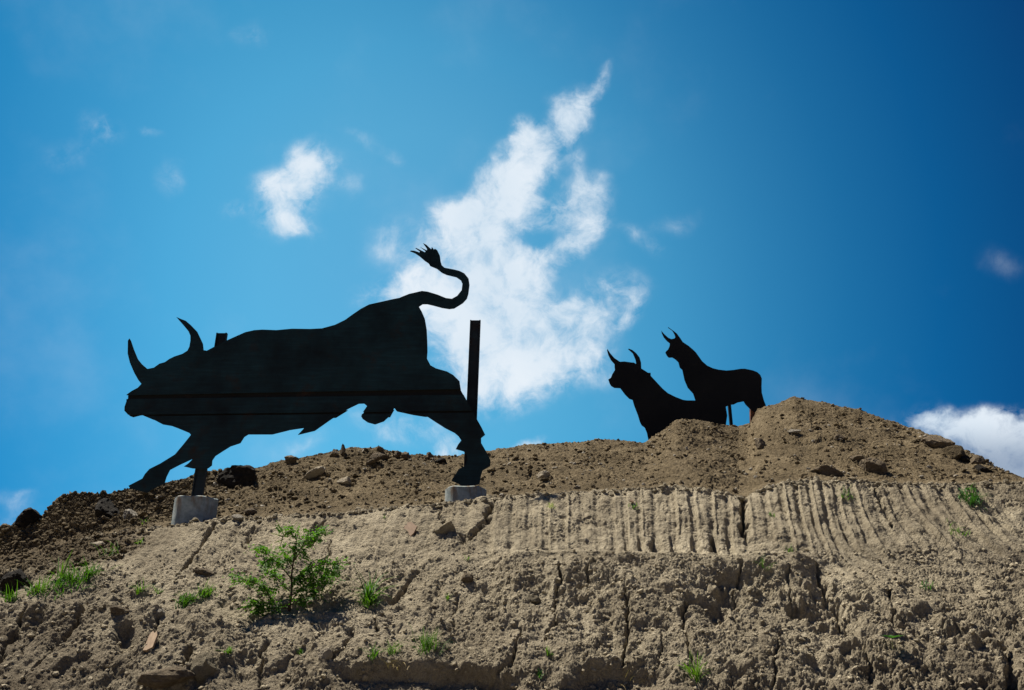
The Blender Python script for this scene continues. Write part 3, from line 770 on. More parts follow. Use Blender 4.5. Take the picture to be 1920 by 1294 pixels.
def footing(px, py_top, Y, r, depth, parent):
    c = W(px, py_top, Y)
    n = 56; V_, F_ = [], []
    rs = [(r - 0.02, 0.0), (r, -0.015), (r * 1.0, -0.25), (r * 1.01, -depth)]
    V_.append(Vector((0, 0, 0.0)))
    for (rr_, z) in rs:
        for i in range(n):
            a = 2 * math.pi * i / n
            q = rr_ * (1 + 0.012 * math.sin(3 * a + 1) + 0.006 * math.sin(11 * a))
            V_.append(Vector((q * math.cos(a), q * math.sin(a), z + (0.008 * math.sin(5 * a) if z > -0.1 else 0))))
    for i in range(n): F_.append((0, 1 + i, 1 + (i + 1) % n))
    for k in range(len(rs) - 1):
        for i in range(n):
            a, b = 1 + k * n + i, 1 + k * n + (i + 1) % n
            F_.append((a, a + n, b + n, b))
    o = mesh_obj('footing', V_, F_, M_CONC, parent, False)
    o.location = c - parent.location
    return o, c

YB = 13.6
b1 = empty('bull_sculpture', W(620, 925, YB))
tag(b1, 'big charging steel bull cut-out with raised curling tail, nearest, held on two posts', 'sculpture')
def cutline(pa, pb, up):
    a = W(*pa, YB); b = W(*pb, YB); d_ = (b - a).normalized()
    n = Vector((-d_.z, 0, d_.x))           # points up
    return (a, n if up else -n)             # clear_outer removes the side the normal points to
L1u, L1l = ((240, 741), (870, 729)), ((240, 748), (870, 740))
L2u, L2l = ((240, 777.5), (870, 770)), ((240, 781), (870, 774))
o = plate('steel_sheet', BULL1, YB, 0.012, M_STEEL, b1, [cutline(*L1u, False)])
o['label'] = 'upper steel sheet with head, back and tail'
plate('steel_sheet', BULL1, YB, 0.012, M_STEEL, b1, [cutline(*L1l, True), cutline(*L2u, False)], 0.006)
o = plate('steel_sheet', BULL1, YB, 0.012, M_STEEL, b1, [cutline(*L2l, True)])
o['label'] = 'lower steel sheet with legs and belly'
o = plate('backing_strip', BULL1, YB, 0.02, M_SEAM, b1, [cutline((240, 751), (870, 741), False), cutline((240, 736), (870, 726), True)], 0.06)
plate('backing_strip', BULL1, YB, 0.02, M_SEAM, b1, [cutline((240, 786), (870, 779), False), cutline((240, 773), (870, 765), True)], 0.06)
YP = YB + 0.20
f1, c1 = footing(369, 935, YP, 0.352, 1.0, b1); f1['label'] = 'left concrete footing, tall, rust stained at its rim'
f2, c2 = footing(873, 917, YP, 0.358, 1.0, b1); f2['label'] = 'right concrete footing, mostly sunk behind the bank edge'
ibeam('post', Vector((c1.x + 0.0, YP, c1.z - 0.1)), W(416.5, 625, YP), 0.19, 0.07, 0.022, M_POST, b1)
ibeam('post', Vector((c2.x + 0.05, YP, c2.z - 0.1)), W(891.5, 601, YP), 0.195, 0.07, 0.022, M_POST, b1)

Y2, Y3 = 20.6, 22.6
def post_box(px, py0, py1, Y, w, mat, parent, px1=None):
    a = W(px, py0, Y); b = W(px if px1 is None else px1, py1, Y)
    V_ = []
    for p in (a, b):
        for sx, sy in ((-1, -1), (1, -1), (1, 1), (-1, 1)): V_.append(Vector((p.x + sx * w / 2, p.y + sy * w / 2, p.z)) - parent.location)
    return mesh_obj('post', V_, [(0, 1, 2, 3), (4, 7, 6, 5), (0, 4, 5, 1), (1, 5, 6, 2), (2, 6, 7, 3), (3, 7, 4, 0)], mat, parent)
b2 = empty('bull_sculpture', W(1262, 872, Y2))
tag(b2, 'dark standing steel bull cut-out with wide horns, lower of the pair behind the mound', 'sculpture')
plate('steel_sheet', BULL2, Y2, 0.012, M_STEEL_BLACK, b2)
post_box(1222, 895, 700, Y2 + 0.10, 0.10, M_STEEL_RUST, b2, 1216); post_box(1350, 895, 765, Y2 + 0.10, 0.10, M_STEEL_RUST, b2)
b3 = empty('bull_sculpture', W(1370, 846, Y3))
tag(b3, 'dark standing steel bull cut-out with small head held high, farthest, beside the mound peak', 'sculpture')
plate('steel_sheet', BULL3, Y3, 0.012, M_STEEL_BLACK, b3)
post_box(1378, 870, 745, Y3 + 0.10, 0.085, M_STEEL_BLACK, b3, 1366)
o = post_box(1412, 870, 745, Y3 + 0.10, 0.13, M_RUST, b3, 1410); o['label'] = 'orange rusty post behind the hind leg'

# ------------------------------------------------------------------ stones
def rock_mesh(name, seed, mat, flat=1.0, sub=3, rough=0.12, facets=9):
    r = random.Random(seed)
    bm = bmesh.new(); bmesh.ops.create_icosphere(bm, subdivisions=sub, radius=1.0)
    for v in bm.verts: v.co.normalize()
    pl = []
    for _ in range(facets):
        n = Vector((r.gauss(0, 1), r.gauss(0, 1), r.gauss(0, 1))).normalized(); pl.append((n, r.uniform(0.45, 0.8)))
    for v in bm.verts:
        for n, d_ in pl:
            k = v.co.dot(n) - d_
            if k > 0: v.co -= n * k * 0.92
    co = np.array([v.co[:] for v in bm.verts])
    nn = fbm(co[:, 0] + seed, co[:, 1], co[:, 2], 1.6, 5, seed % 50, .62) + .35 * fbm(co[:, 0] + seed, co[:, 1], co[:, 2], 3.1, 3, seed % 40, .6, True)
    for v, k in zip(bm.verts, nn): v.co *= 1 + rough * float(k) * 2.4; v.co.z *= flat
    m = bpy.data.meshes.new(name); bm.to_mesh(m); bm.free(); m.materials.append(mat)
    m.polygons.foreach_set('use_smooth', [False] * len(m.polygons))
    return m

def rock(px, py, w, h, mat, label, seed, rot=0, sink=0.25, name='rock', depth=None, Y=None, tilt=0.0, sub=4):
    """px,py = centre of the stone as seen; w,h its size in photo pixels"""
    P, n = surf(px, py + h * 0.35)
    if Y: P = W(px, py + h * .3, Y)
    d_ = (P - cam.location).length; s = d_ / FPX
    o = bpy.data.objects.new(name, rock_mesh(name, seed, mat, 1, sub)); COL.objects.link(o)
    a, c = w * s / 2 * 1.12, h * s / 2 * 1.15
    o.scale = (a, depth * s if depth else (a + c) / 2, c)
    o.rotation_euler = (tilt, math.radians(rot), random.uniform(-.3, .3))
    o.location = P + Vector((0, 0.25 * c, c * (1 - 2 * sink) * 0.6))
    tag(o, label, 'rock' if name == 'rock' else 'clod')
    return o
rock(445, 887, 66, 50, M_STONE_DARK, 'big near-black boulder on the ridge under the charging bull', 3, sink=.3)
rock(52, 966, 46, 30, M_STONE_DARK, 'dark boulder on the skyline at the far left end', 7, rot=-22)
rock(195, 950, 46, 42, M_STONE_DARK, 'black stone half sunk in the dark soil left of the left footing', 12)
rock(242, 962, 26, 20, M_STONE_GREY, 'small grey stone below the front hoof of the charging bull', 15)
rock(588, 884, 44, 17, M_STONE_PALE, 'pale slanted stone on the slope under the charging bull belly', 21, rot=-32)
rock(648, 898, 28, 14, M_STONE_PALE, 'low pale stone right of the slanted one under the bull', 23, rot=-18)
rock(695, 860, 34, 20, M_STONE_BROWN, 'leaning brown slab just under the ridge below the bull', 25, rot=-35)
rock(718, 850, 34, 18, M_STONE_BROWN, 'angular brown stone on top of the leaning slab', 26, rot=10)
rock(642, 842, 9, 24, M_STONE_BROWN, 'thin upright pinnacle stone standing on the skyline', 28, sink=.05)
rock(624, 847, 16, 18, M_STONE_BROWN, 'squat stone on the skyline left of the thin pinnacle', 29, sink=.1)
rock(713, 838, 12, 14, M_STONE_BROWN, 'small pointed stone on the skyline above the slab', 30, sink=.1)
rock(745, 848, 12, 18, M_STONE_BROWN, 'narrow stone on the skyline right of the slab', 31, sink=.1)
rock(758, 851, 20, 18, M_STONE_BROWN, 'round stone on the skyline right of the narrow one', 32, sink=.1)
rock(806, 852, 12, 16, M_STONE_BROWN, 'lone small stone on the skyline left of the rear footing leg', 33, sink=.1)
rock(828, 860, 20, 14, M_STONE_DARK, 'small dark stone just under the ridge left of the hind leg', 34)
rock(545, 858, 26, 18, M_STONE_BROWN, 'pointed brown stone on the skyline right of the black boulder', 35, rot=-20, sink=.15)
rock(1016, 886, 26, 18, M_STONE_PALE, 'pale angular stone on the mound right of the right footing', 41, rot=10)
rock(1082, 910, 15, 9, M_STONE_PALE, 'small pale stone just above the bank edge in the middle', 42)
rock(1488, 805, 24, 8, M_STONE_GREY, 'thin flat stone below the mound peak', 44)
rock(1578, 816, 18, 13, M_STONE_BROWN, 'reddish brown stone on the slope right of the peak', 46)
rock(1425, 828, 20, 24, M_STONE_BROWN, 'upright brown stone in the gully below the farthest bull', 47)
rock(1551, 880, 52, 18, M_STONE_BROWN, 'long flat stone casting a black shadow low on the right mound', 48, depth=26, sink=.15)
rock(1640, 868, 44, 36, M_STONE_BROWN, 'rough brown boulder low on the right mound', 49, sink=.35)
rock(1610, 856, 26, 14, M_STONE_BROWN, 'brown stone leaning against the rough boulder on the right mound', 50)
rock(1768, 826, 56, 30, M_STONE_BROWN, 'large brown outcrop boulder on the right skyline', 51, rot=24, sink=.3)
rock(1792, 842, 34, 30, M_CLOD_BROWN, 'brown block below the right skyline boulder', 52, rot=30)
rock(1811, 856, 20, 18, M_STONE_DARK, 'dark stone on the right skyline past the big block', 53)
rock(1830, 858, 24, 18, M_STONE_BROWN, 'knobbly brown stone sticking out low on the right skyline', 54)
rock(1848, 876, 26, 14, M_STONE_DARK, 'last dark stone at the right end of the skyline', 55, rot=25)
rock(302, 1266, 96, 44, M_STONE_BROWN, 'big rounded brown rock at the foot of the bank, lower left', 61, sink=.2, depth=40)
rock(382, 1244, 40, 44, M_CLOD_PALE, 'pale earth lump right of the big foot rock', 62, name='earth_clod')
rock(470, 956, 26, 14, M_STONE_BROWN, 'brown stone on the mound right of the left footing', 63)
rock(448, 966, 22, 11, M_STONE_GREY, 'flat grey stone at the bank edge beside the left footing', 64)
rock(870, 1080, 26, 20, M_STONE_BROWN, 'brown stone stuck in the pale bank below the right footing', 65)
rock(612, 1222, 26, 20, M_STONE_PALE, 'pale pointed stone low on the bank below the shrub', 66, rot=-30)
rock(1002, 1122, 26, 20, M_CLOD_PALE, 'rounded earth lump in the middle of the rough bank', 67, name='earth_clod')
rock(220, 1143, 30, 16, M_STONE_BROWN, 'brown stone above the left ledge', 68)
rock(180, 1018, 22, 12, M_STONE_PALE, 'small pale stone in the rough soil left of the bank ribs', 69)
rock(25, 1090, 40, 44, M_STONE_DARK, 'dark rock at the left edge among the grass', 70)
rock(385, 1068, 40, 14, M_STONE_BROWN, 'flat brown slab at the lower end of the long left crack', 72, rot=8)
rock(300, 1143, 20, 14, M_STONE_GREY, 'grey stone left of the low grass tuft', 73)
rock(1098, 1010, 10, 9, M_STONE_GREY, 'tiny grey stone among the bucket ribs', 74)
rock(836, 985, 44, 26, M_CLOD_PALE, 'broken pale slab of soil below the right footing', 75, rot=-20, name='earth_clod')

# loose clods: the larger ones singly, the crumbs as one spread
variants = [rock_mesh('earth_clod', 200 + i, M_CLOD_BROWN, 0.8, 2, 0.16, 7) for i in range(8)]
for m_ in variants: m_.polygons.foreach_set('use_smooth', [False] * len(m_.polygons))
zones = [(330, 560, 'left part', 'clod on the mound beside the left footing'),
         (560, 900, 'bull', 'clod on the mound under the charging bull'),
         (900, 1220, 'middle', 'clod on the open mound between the sculptures'),
         (1220, 1520, 'peak', 'clod on the mound under the two far bulls'),
         (1520, 1880, 'right', 'clod on the falling right side of the mound')]
tf = T.ravel(); sf = soilb.ravel()
cand_m = np.nonzero((tf > 5.6) & (tf < 9.02) & (QX > 240) & (QX < 1890))[0]
cand_l = np.nonzero((QX > 5) & (QX < 300) & (sf > 0.5) & (tf > 2) & (tf < 9))[0]
for k in range(170):
    j = int(cand_m[rng.integers(len(cand_m))]) if k % 6 else int(cand_l[rng.integers(len(cand_l))])
    m_ = variants[k % 8]
    o = bpy.data.objects.new('earth_clod', m_); COL.objects.link(o)
    s = QD[j] / FPX * (3.0 + 5.0 * rng.random() ** 3)
    o.scale = (s * rng.uniform(.9, 1.5), s, s * rng.uniform(.6, .9)); o.rotation_euler = tuple(rng.uniform(-.5, .5, 2)) + (rng.uniform(0, 6.3),)
    o.location = Vector(V[j]) + Vector((0, 0, s * 0.2))
    big = s * FPX / QD[j] > 4.2
    size = 'larger' if big else 'small'
    band = 'just above the bank edge' if tf[j] < 7.0 else ('halfway up' if tf[j] < 8.1 else 'close under the skyline')
    lab = size + ' dark clod in the rough soil at the left end of the bank'
    for a, b, _, t_ in zones:
        if a <= QX[j] < b and k % 6: lab = size + ' ' + t_ + ', ' + band
    tag(o, lab, 'clod', 'clods: ' + lab)

pn = fbm(V[:, 0], V[:, 1], V[:, 2], 1.1, 3, 120)
cand_c = cand_m[pn[cand_m] > -0.02 + 0.25 * rng.standard_normal(len(cand_m))]
def crumbs(name, cand, n, smin, smax, mat, power=3.0, seed=1):
    r = np.random.default_rng(seed)
    t_ = (1 + 5 ** .5) / 2
    iv = np.array([(-1, t_, 0), (1, t_, 0), (-1, -t_, 0), (1, -t_, 0), (0, -1, t_), (0, 1, t_), (0, -1, -t_), (0, 1, -t_), (t_, 0, -1), (t_, 0, 1), (-t_, 0, -1), (-t_, 0, 1)]) / 1.9
    iF = np.array([(0, 11, 5), (0, 5, 1), (0, 1, 7), (0, 7, 10), (0, 10, 11), (1, 5, 9), (5, 11, 4), (11, 10, 2), (10, 7, 6), (7, 1, 8), (3, 9, 4), (3, 4, 2), (3, 2, 6), (3, 6, 8), (3, 8, 9), (4, 9, 5), (2, 4, 11), (6, 2, 10), (8, 6, 7), (9, 8, 1)])
    j = cand[r.integers(0, len(cand), n)]
    s = (smin + (smax - smin) * r.random(n) ** power)
    base = iv[None] * (1 + r.uniform(-.3, .3, (n, 12, 1)))
    base = base * r.uniform(.6, 1.3, (n, 1, 3)); base[..., 2] *= .75
    a = r.uniform(0, 6.28, n); b = r.uniform(-.6, .6, n)
    ca, sa = np.cos(a), np.sin(a); cb, sb = np.cos(b), np.sin(b)
    x = base[..., 0]; y = base[..., 1]; z = base[..., 2]
    x, z = x * cb[:, None] - z * sb[:, None], x * sb[:, None] + z * cb[:, None]
    x, y = x * ca[:, None] - y * sa[:, None], x * sa[:, None] + y * ca[:, None]
    P = np.stack([x, y, z], -1) * s[:, None, None] + V[j][:, None, :] + NF[j][:, None, :] * (s * .2)[:, None, None]
    F = (iF[None] + (np.arange(n) * 12)[:, None, None]).reshape(-1, 3)
    m_ = np_mesh(name, P.reshape(-1, 3), F, mat, False)
    o = bpy.data.objects.new(name, m_); COL.objects.link(o); tag(o, kind='stuff'); return o
o = crumbs('soil_crumbs', cand_c, 6500, .008, .06, M_CLOD_BROWN, 5.0, 5); tag(o, 'loose brown crumbs of soil strewn over the mound', 'soil')
cl = np.nonzero((QX > -40) & (QX < 420) & (tf > 1.5) & (tf < 9) & (sf > .3))[0]
o = crumbs('pebbles', cand_c, 900, .010, .05, M_STONE_GREY, 4.0, 9); tag(o, 'pale pebbles scattered over the brown mound', 'pebbles')
o = crumbs('dark_soil_crumbs', cl, 3500, .010, .06, M_CLOD_BROWN, 3.0, 6); tag(o, 'crumbs of dark soil at the left end of the bank', 'soil')
cb_ = np.nonzero((QX > -40) & (QX < 1960) & (tf > 1.0) & (tf < 4.2) & (sf < .3))[0]
o = crumbs('pale_soil_crumbs', cb_, 7000, .006, .035, M_CLOD_PALE, 3.0, 7); tag(o, 'pale crumbs caught on the rough bank face', 'soil')
ce = np.nonzero((QX > 150) & (QX < 1960) & (tf > 4.93) & (tf < 5.2))[0]
o = crumbs('edge_crumbs', ce, 1000, .008, .055, M_CLOD_PALE, 2.5, 8); tag(o, 'crumbs of pale soil along the top edge of the bank', 'soil')

# ------------------------------------------------------------------ scrap wood
def board(px, py, w, h, t, rotdeg, mat, label):
    P, n = surf(px, py)
    s = (P - cam.location).length / FPX
    w, h, t = w * s / 2, h * s / 2, t / 2
    out = [(-w, -h), (-.2 * w, -1.05 * h), (w, -.8 * h), (w * 1.02, .5 * h), (.55 * w, 1.0 * h), (.2 * w, .78 * h), (-.35 * w, 1.08 * h), (-w * .9, .7 * h)]
    V_ = [Vector((a, -t, b)) for a, b in out] + [Vector((a * 1.01, t, b)) for a, b in out]
    k = len(out); F_ = [tuple(range(k)), tuple(range(2 * k - 1, k - 1, -1))] + [(i, k + i, k + (i + 1) % k, (i + 1) % k) for i in range(k)]
    o = mesh_obj('wood_scrap', V_, F_, mat); o.location = P + n * (t + .015)
    o.rotation_euler = (-0.75, math.radians(rotdeg), 0); tag(o, label, 'scrap of wood'); return o
board(286, 1204, 14, 38, .03, -8, M_WOOD, 'short splintered board standing out of a hole low on the left bank')
board(772, 992, 20, 34, .02, -52, M_WOOD_RED, 'reddish scrap of wood lying on the bank left of the right footing')
board(1182, 940, 8, 5, .02, 20, M_WOOD_RED, 'tiny reddish chip among the ribs of the middle bank')

# ------------------------------------------------------------------ plants
def tube(pts, r0, r1, n=6):
    V_, F_ = [], []
    for i, p in enumerate(pts):
        a = pts[max(0, i - 1)]; b = pts[min(len(pts) - 1, i + 1)]
        d_ = (b - a).normalized(); x = d_.cross(Vector((.3, 1, .2))).normalized(); y = d_.cross(x)
        r = r0 + (r1 - r0) * i / (len(pts) - 1)
        for k in range(n):
            an = 2 * math.pi * k / n; V_.append(p + (x * math.cos(an) + y * math.sin(an)) * r)
    for i in range(len(pts) - 1):
        for k in range(n): F_.append((i * n + k, i * n + (k + 1) % n, (i + 1) * n + (k + 1) % n, (i + 1) * n + k))
    F_.append(tuple(range(n))[::-1]); F_.append(tuple(range((len(pts) - 1) * n, len(pts) * n)))
    return V_, F_

def blade(r, h, lean, az, w, segs=5, base=(0, 0)):
    V_, F_ = [], []
    dx, dy = math.cos(az), math.sin(az)
    px_, py_, pz_ = base[0], base[1], 0.0
    ang = r.uniform(0.0, .55); st = h / segs
    for i in range(segs + 1):
        t = i / segs; ww = w * (1 - t) ** .7 * (0.6 + 0.4 * min(1, t * 4)) + .0004
        V_.append((px_ - dy * ww, py_ + dx * ww, pz_)); V_.append((px_, py_, pz_ - ww * .5)); V_.append((px_ + dy * ww, py_ - dx * ww, pz_))
        ang += lean / segs
        ang += r.gauss(0, .08)
        px_ += dx * math.sin(ang) * st; py_ += dy * math.sin(ang) * st; pz_ += math.cos(ang) * st
    for i in range(segs):
        a = i * 3
        F_ += [(a, a + 1, a + 4, a + 3), (a + 1, a + 2, a + 5, a + 4)]
    return V_, F_

def tuft(px, py, wpx, hpx, n, label, seed, mat=M_GRASS, bw=.0045, lean=(.5, 1.7), cat='grass', name='grass_tuft', spread=.5, gapp=None):
    r = random.Random(seed); P, nrm = surf(px, py); s = (P - cam.location).length / FPX
    V_, F_ = [], []
    for k in range(int(n * 1.7)):
        bx_, by_ = r.gauss(0, wpx * s * .5 * spread * .6), r.gauss(0, wpx * s * .15)
        az = r.uniform(0, 6.283); 
        h = hpx * s * r.uniform(.5, 1.4)
        # roots sit on the built surface
        q = P + Vector((bx_, by_, 0)); qpx, qpy, _ = proj(q.x, q.y, q.z)
        v_, f_ = blade(r, h, r.uniform(*lean), az, bw * 1.45 * r.uniform(.5, 1.3), 5, (bx_, by_))
        zof = by_ * -(-nrm.y / max(nrm.z, .2)) * -1.0
        o0 = len(V_); zof = -(nrm.x * bx_ + nrm.y * by_) / max(nrm.z, .2)
        V_ += [(a, b, c + zof) for a, b, c in v_]; F_ += [tuple(i + o0 for i in f) for f in f_]
    o = mesh_obj(name, V_, F_, mat, None, True, P - Vector((0, 0, .01)))
    tag(o, label, cat); return o

tuft(128, 1092, 104, 24, 110, 'widest bright grass patch on the left part of the bank', 1)
tuft(112, 1078, 14, 34, 5, 'few tall upright blades rising from the wide left grass patch', 2, bw=.009, lean=(.1, .6))
tuft(168, 1078, 34, 26, 34, 'grass tuft at the right end of the wide left patch', 3)
tuft(70, 1106, 44, 22, 46, 'low grass at the left end of the wide patch', 4)
tuft(22, 1124, 26, 26, 24, 'small bright tuft at the very left edge beside the dark rock', 5)
tuft(205, 1036, 60, 30, 9, 'thin arching stalks above the left grass patch', 6, lean=(.8, 1.6))
tuft(348, 1128, 46, 22, 70, 'low dense grass tuft left of the shrub', 7)
tuft(385, 1112, 50, 20, 50, 'grass tuft trailing right of the low dense one, nearer the shrub', 8)
tuft(262, 1108, 24, 22, 16, 'faint thin tuft between the wide patch and the low dense tuft', 9)
tuft(300, 1110, 16, 16, 9, 'very small tuft just left of the low dense tuft', 10)
tuft(800, 1215, 60, 34, 70, 'wispy grass tuft at the lip of the scarp, bottom middle', 11, bw=.003, lean=(.2, 1.2))
tuft(738, 1222, 36, 22, 34, 'short grass left of the wispy tuft at the scarp lip', 12, bw=.003)
tuft(700, 1232, 26, 22, 16, 'smallest grass sprig at the left end of the scarp lip', 13)
tuft(1306, 1272, 30, 38, 22, 'broad bladed tuft at the bottom edge right of the middle', 14, bw=.006, lean=(.2, 1.1))
tuft(430, 1222, 26, 16, 14, 'thin grass left of the foot of the shrub shadow', 15)
tuft(562, 1222, 20, 16, 9, 'few blades low on the bank straight below the shrub', 16)
tuft(1592, 928, 36, 16, 16, 'small weed at the top edge of the right ribs', 17, M_GRASS)
tuft(1430, 1062, 34, 22, 14, 'spindly grass sprig in front of the right shelf', 18, bw=.003)
tuft(1482, 1032, 24, 14, 12, 'small green sprig below the right ribs', 19)
tuft(1795, 996, 40, 14, 20, 'low weed at the lower end of the far right ribs', 20)
tuft(1820, 936, 50, 24, 50, 'bushy dark weed at the top of the bank, far right', 21, M_WEED, bw=.006)
tuft(1740, 1098, 36, 14, 10, 'sparse weed on the right slope', 22, M_WEED)
tuft(1030, 948, 20, 10, 12, 'tiny yellow green sprout at the top of the middle ribs', 23, M_POD)
tuft(1187, 948, 16, 9, 9, 'tiny weed among the ribs below the lower far bull', 24)
tuft(1446, 964, 14, 10, 8, 'tiny sprout on the ribs right of the big vertical crack', 25)
tuft(1030, 1226, 16, 14, 10, 'small sprig in the lower middle of the rough bank', 26)
tuft(1010, 1262, 20, 10, 14, 'low green spot near the bottom edge in the middle', 27, M_WEED)
tuft(838, 1120, 14, 12, 7, 'little sprig on the rough bank right of the tall leafy weed', 28)
tuft(1185, 1272, 50, 22, 10, 'dry thin stalks at the bottom edge', 29, M_DRY, bw=.002, cat='dry grass')
tuft(745, 1248, 70, 26, 9, 'dry twigs hanging over the scarp', 30, M_DRY, bw=.0025, lean=(1.4, 2.6), cat='dry twigs')
tuft(875, 1046, 14, 8, 6, 'tiny sprout on the shelf under the middle ribs', 31)
tuft(722, 968, 14, 8, 6, 'tiny sprout at the bank edge under the bull belly', 32)
tuft(270, 978, 16, 12, 8, 'tiny weed beside the left footing', 33)
tuft(262, 1016, 20, 10, 8, 'tiny weed on the slope below the left footing', 34)

# tall leafy weed right of the shrub: broad bladed stems
tuft(694, 1124, 26, 60, 20, 'tall leafy green weed right of the shrub', 40, bw=.012, lean=(.5, 2.2), cat='plant', name='leafy_weed')
tuft(690, 1130, 44, 24, 50, 'grass round the foot of the tall leafy weed', 41)

# broad-leaved seedling
def seedling(px, py, label, seed, sc=1.0):
    P, n = surf(px, py); s = (P - cam.location).length / FPX * sc; r = random.Random(seed)
    e = empty('seedling', P); tag(e, label, 'plant')
    v_, f_ = tube([Vector((0, 0, -.01)), Vector((0, -.01, 12 * s))], .003, .002, 5); mesh_obj('stem', v_, f_, M_POD, e)
    for k in range(5):
        a = k * 1.256 + r.uniform(-.3, .3); L_ = 16 * s; w_2 = 5.5 * s
        d_ = Vector((math.cos(a), math.sin(a) * .7 - .3, .35)); sd = Vector((-math.sin(a), math.cos(a), 0)); b0 = Vector((0, -.01, 12 * s))
        V_ = [b0, b0 + d_ * L_ * .4 + sd * w_2, b0 + d_ * L_ + Vector((0, 0, -.1 * L_)), b0 + d_ * L_ * .4 - sd * w_2, b0 + d_ * L_ * .5 - Vector((0, 0, .06 * L_))]
        mesh_obj('leaf', V_, [(0, 1, 4), (1, 2, 4), (2, 3, 4), (3, 0, 4)], M_WEED, e, True)
seedling(1675, 1212, 'broad leaved seedling low on the right bank', 1, 1.2)
seedling(1820, 925, 'small leafy seedling beside the far right weed', 2, .6)

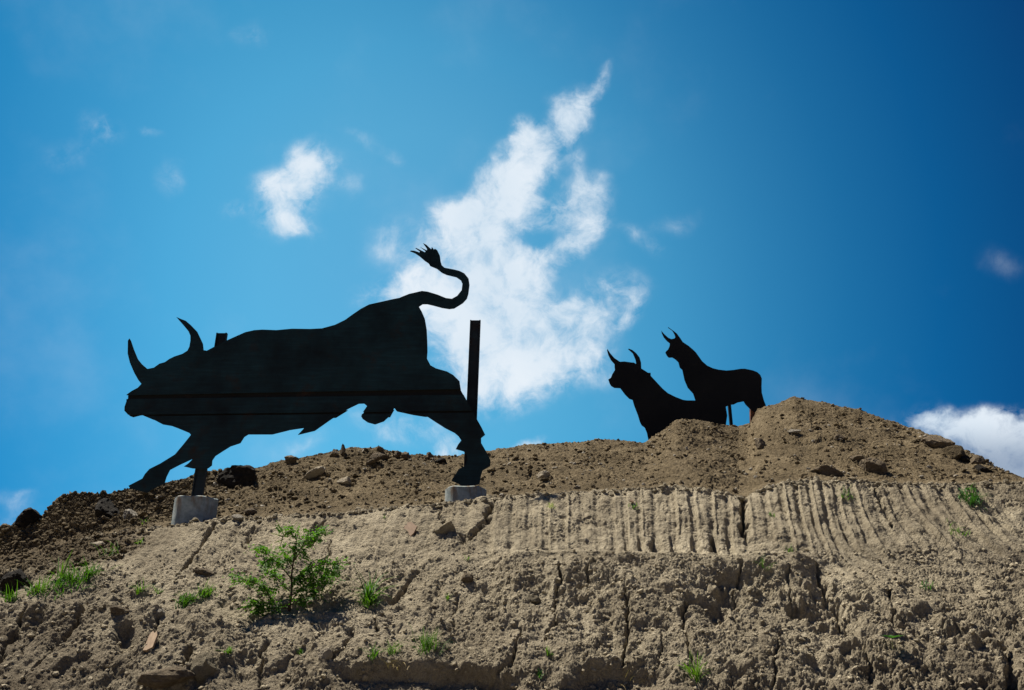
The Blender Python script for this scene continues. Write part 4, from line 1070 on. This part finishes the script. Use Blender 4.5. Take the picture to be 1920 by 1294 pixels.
# shrub
def shrub():
    P, n = surf(540, 1142); s = (P - cam.location).length / FPX
    e = empty('shrub', P); tag(e, 'green thorny shrub with dark forked stem and pale pods on the left bank', 'shrub')
    r = random.Random(5)
    def q(px, py, dy): return Vector(((px - 540) * s * .93, dy, (1142 - py) * s * 1.02))
    B = [
     [(540, 1146, 0), (541, 1110, 0), (538, 1085, .01), (540, 1055, -.01), (541, 1032, 0), (545, 1008, -.03)],
     [(539, 1092, 0), (524, 1074, -.08), (510, 1062, -.14), (498, 1052, -.18), (472, 1044, -.24)],
     [(540, 1062, 0), (550, 1050, -.06), (556, 1038, -.1), (572, 1018, -.14)],
     [(540, 1136, 0), (512, 1132, -.1), (504, 1112, -.2), (490, 1102, -.26), (470, 1096, -.3), (444, 1090, -.34)],
     [(542, 1128, 0), (556, 1112, -.08), (570, 1104, -.14), (598, 1096, -.2), (632, 1094, -.24)],
     [(541, 1100, 0), (560, 1078, .04), (582, 1068, .08), (605, 1066, .1), (635, 1062, .1)],
     [(541, 1050, 0), (562, 1030, .03), (580, 1016, .05), (590, 1012, .06)],
     [(541, 1026, 0), (532, 1012, -.05), (520, 1014, -.08)],
     [(541, 1112, 0), (520, 1100, .06), (495, 1080, .12), (478, 1068, .14)],
     [(541, 1118, 0), (575, 1100, .1), (600, 1082, .16), (615, 1078, .2)],
     [(540, 1138, 0), (525, 1140, -.2), (500, 1140, -.3), (484, 1130, -.34)],
     [(541, 1132, 0), (560, 1130, -.2), (585, 1122, -.26), (605, 1112, -.28)],
     [(541, 1075, 0), (525, 1052, .04), (508, 1036, .08)],
     [(541, 1090, 0), (565, 1092, -.2), (592, 1080, -.24)],
    ]
    brs = []
    for i, b in enumerate(B):
        pts = [q(*p) for p in b]
        fine = []
        for a, c in zip(pts[:-1], pts[1:]):
            for k in range(3): fine.append(a.lerp(c, k / 3) + Vector((r.gauss(0, .003),) * 3) * (1 if i else 0))
        fine.append(pts[-1]); brs.append(fine)
        v_, f_ = tube(fine, .019 if i == 0 else .009, .004, 6)
        mesh_obj('trunk' if i == 0 else 'branch', v_, f_, M_BARK, e, True)
    # compound leaf
    lm = []
    for t in range(3):
        V_, F_ = [], []
        rr_ = random.Random(t)
        for k in range(5):
            x = .012 + .014 * k
            for sd in (-1, 1):
                if k == 4 and sd == 1: continue
                ln = .024 * (1 - .08 * k) * rr_.uniform(.85, 1.2); wd = .0085 * rr_.uniform(.8, 1.2); o0 = len(V_)
                an = 1.05 if k < 4 else 0.0
                dx, dy = math.cos(an), math.sin(an) * sd
                tz = rr_.uniform(-.5, .3) * ln
                V_ += [(x, 0, 0), (x + dx * ln * .5 - dy * wd, dy * ln * .5 + dx * wd, .003), (x + dx * ln, dy * ln, tz), (x + dx * ln * .5 + dy * wd, dy * ln * .5 - dx * wd, -.003)]
                F_ += [(o0, o0 + 1, o0 + 2), (o0, o0 + 2, o0 + 3)]
        o0 = len(V_); V_ += [(0, -.001, 0), (.075, 0, -.004), (0, .001, 0)]; F_.append((o0, o0 + 1, o0 + 2))
        m_ = bpy.data.meshes.new('leaf'); m_.from_pydata(V_, [], F_); m_.materials.append(M_LEAF); m_.update(); lm.append(m_)
    cnt = 0
    while cnt < 295:
        i = r.choices(range(len(brs)), [1, 2, 2, 3.0, 2.6, 2.2, 2.2, 1.2, 1.6, 2, 3.2, 2.2, 1.2, 2])[0]
        f = brs[i]; lo = .5 if i == 0 else .3
        k = r.uniform(lo, 1.0) * (len(f) - 1); a = int(k)
        p = f[a].lerp(f[min(a + 1, len(f) - 1)], k - a) + Vector((r.gauss(0, .035), r.gauss(0, .05), r.gauss(.0, .028)))
        o = bpy.data.objects.new('leaf', lm[cnt % 3]); COL.objects.link(o); o.parent = e; o.location = p
        o.rotation_euler = (r.gauss(-.2, .6), r.gauss(0, .5), r.uniform(0, 6.28)); sc_ = r.uniform(1.25, 2.1); o.scale = (sc_,) * 3; cnt += 1
    V_, F_ = [], []
    for _ in range(3600):
        i = r.choices(range(len(brs)), [1, 2, 2, 3.2, 3, 2.2, 2.2, 1, 1.8, 2.2, 3.6, 3, 1.2, 2.4])[0]
        f = brs[i]; k = r.uniform(.45 if i == 0 else .25, 1.0) * (len(f) - 1); a = int(k)
        p = f[a].lerp(f[min(a + 1, len(f) - 1)], k - a) + Vector((r.gauss(0, .05), r.gauss(0, .06), r.gauss(0, .038)))
        x = Vector((r.gauss(0, 1), r.gauss(0, 1), r.gauss(0, .6))).normalized(); y = x.cross(Vector((r.gauss(0, .5), r.gauss(0, .5), 1))).normalized()
        L_ = r.uniform(.022, .046); o0 = len(V_)
        V_ += [p, p + x * L_ * .5 + y * L_ * .3, p + x * L_, p + x * L_ * .5 - y * L_ * .3]; F_.append((o0, o0 + 1, o0 + 2, o0 + 3))
    o = mesh_obj('leaflets', V_, F_, M_LEAF, e); tag(o, kind='stuff')
    for a, b in (((522, 1022), (504, 994)), ((522, 1022), (524, 1000)), ((524, 1018), (545, 997)), ((520, 1022), (497, 1016)), ((520, 1026), (505, 1032)), ((526, 1022), (536, 1018)), ((470, 1096), (442, 1088)), ((518, 1020), (516, 1040))):
        v_, f_ = tube([q(*a, -.08), q((a[0] + b[0]) / 2 + 1, (a[1] + b[1]) / 2, -.10), q(*b, -.12)], .0065, .0035, 6)
        mesh_obj('pod', v_, f_, M_POD, e, True)
shrub()
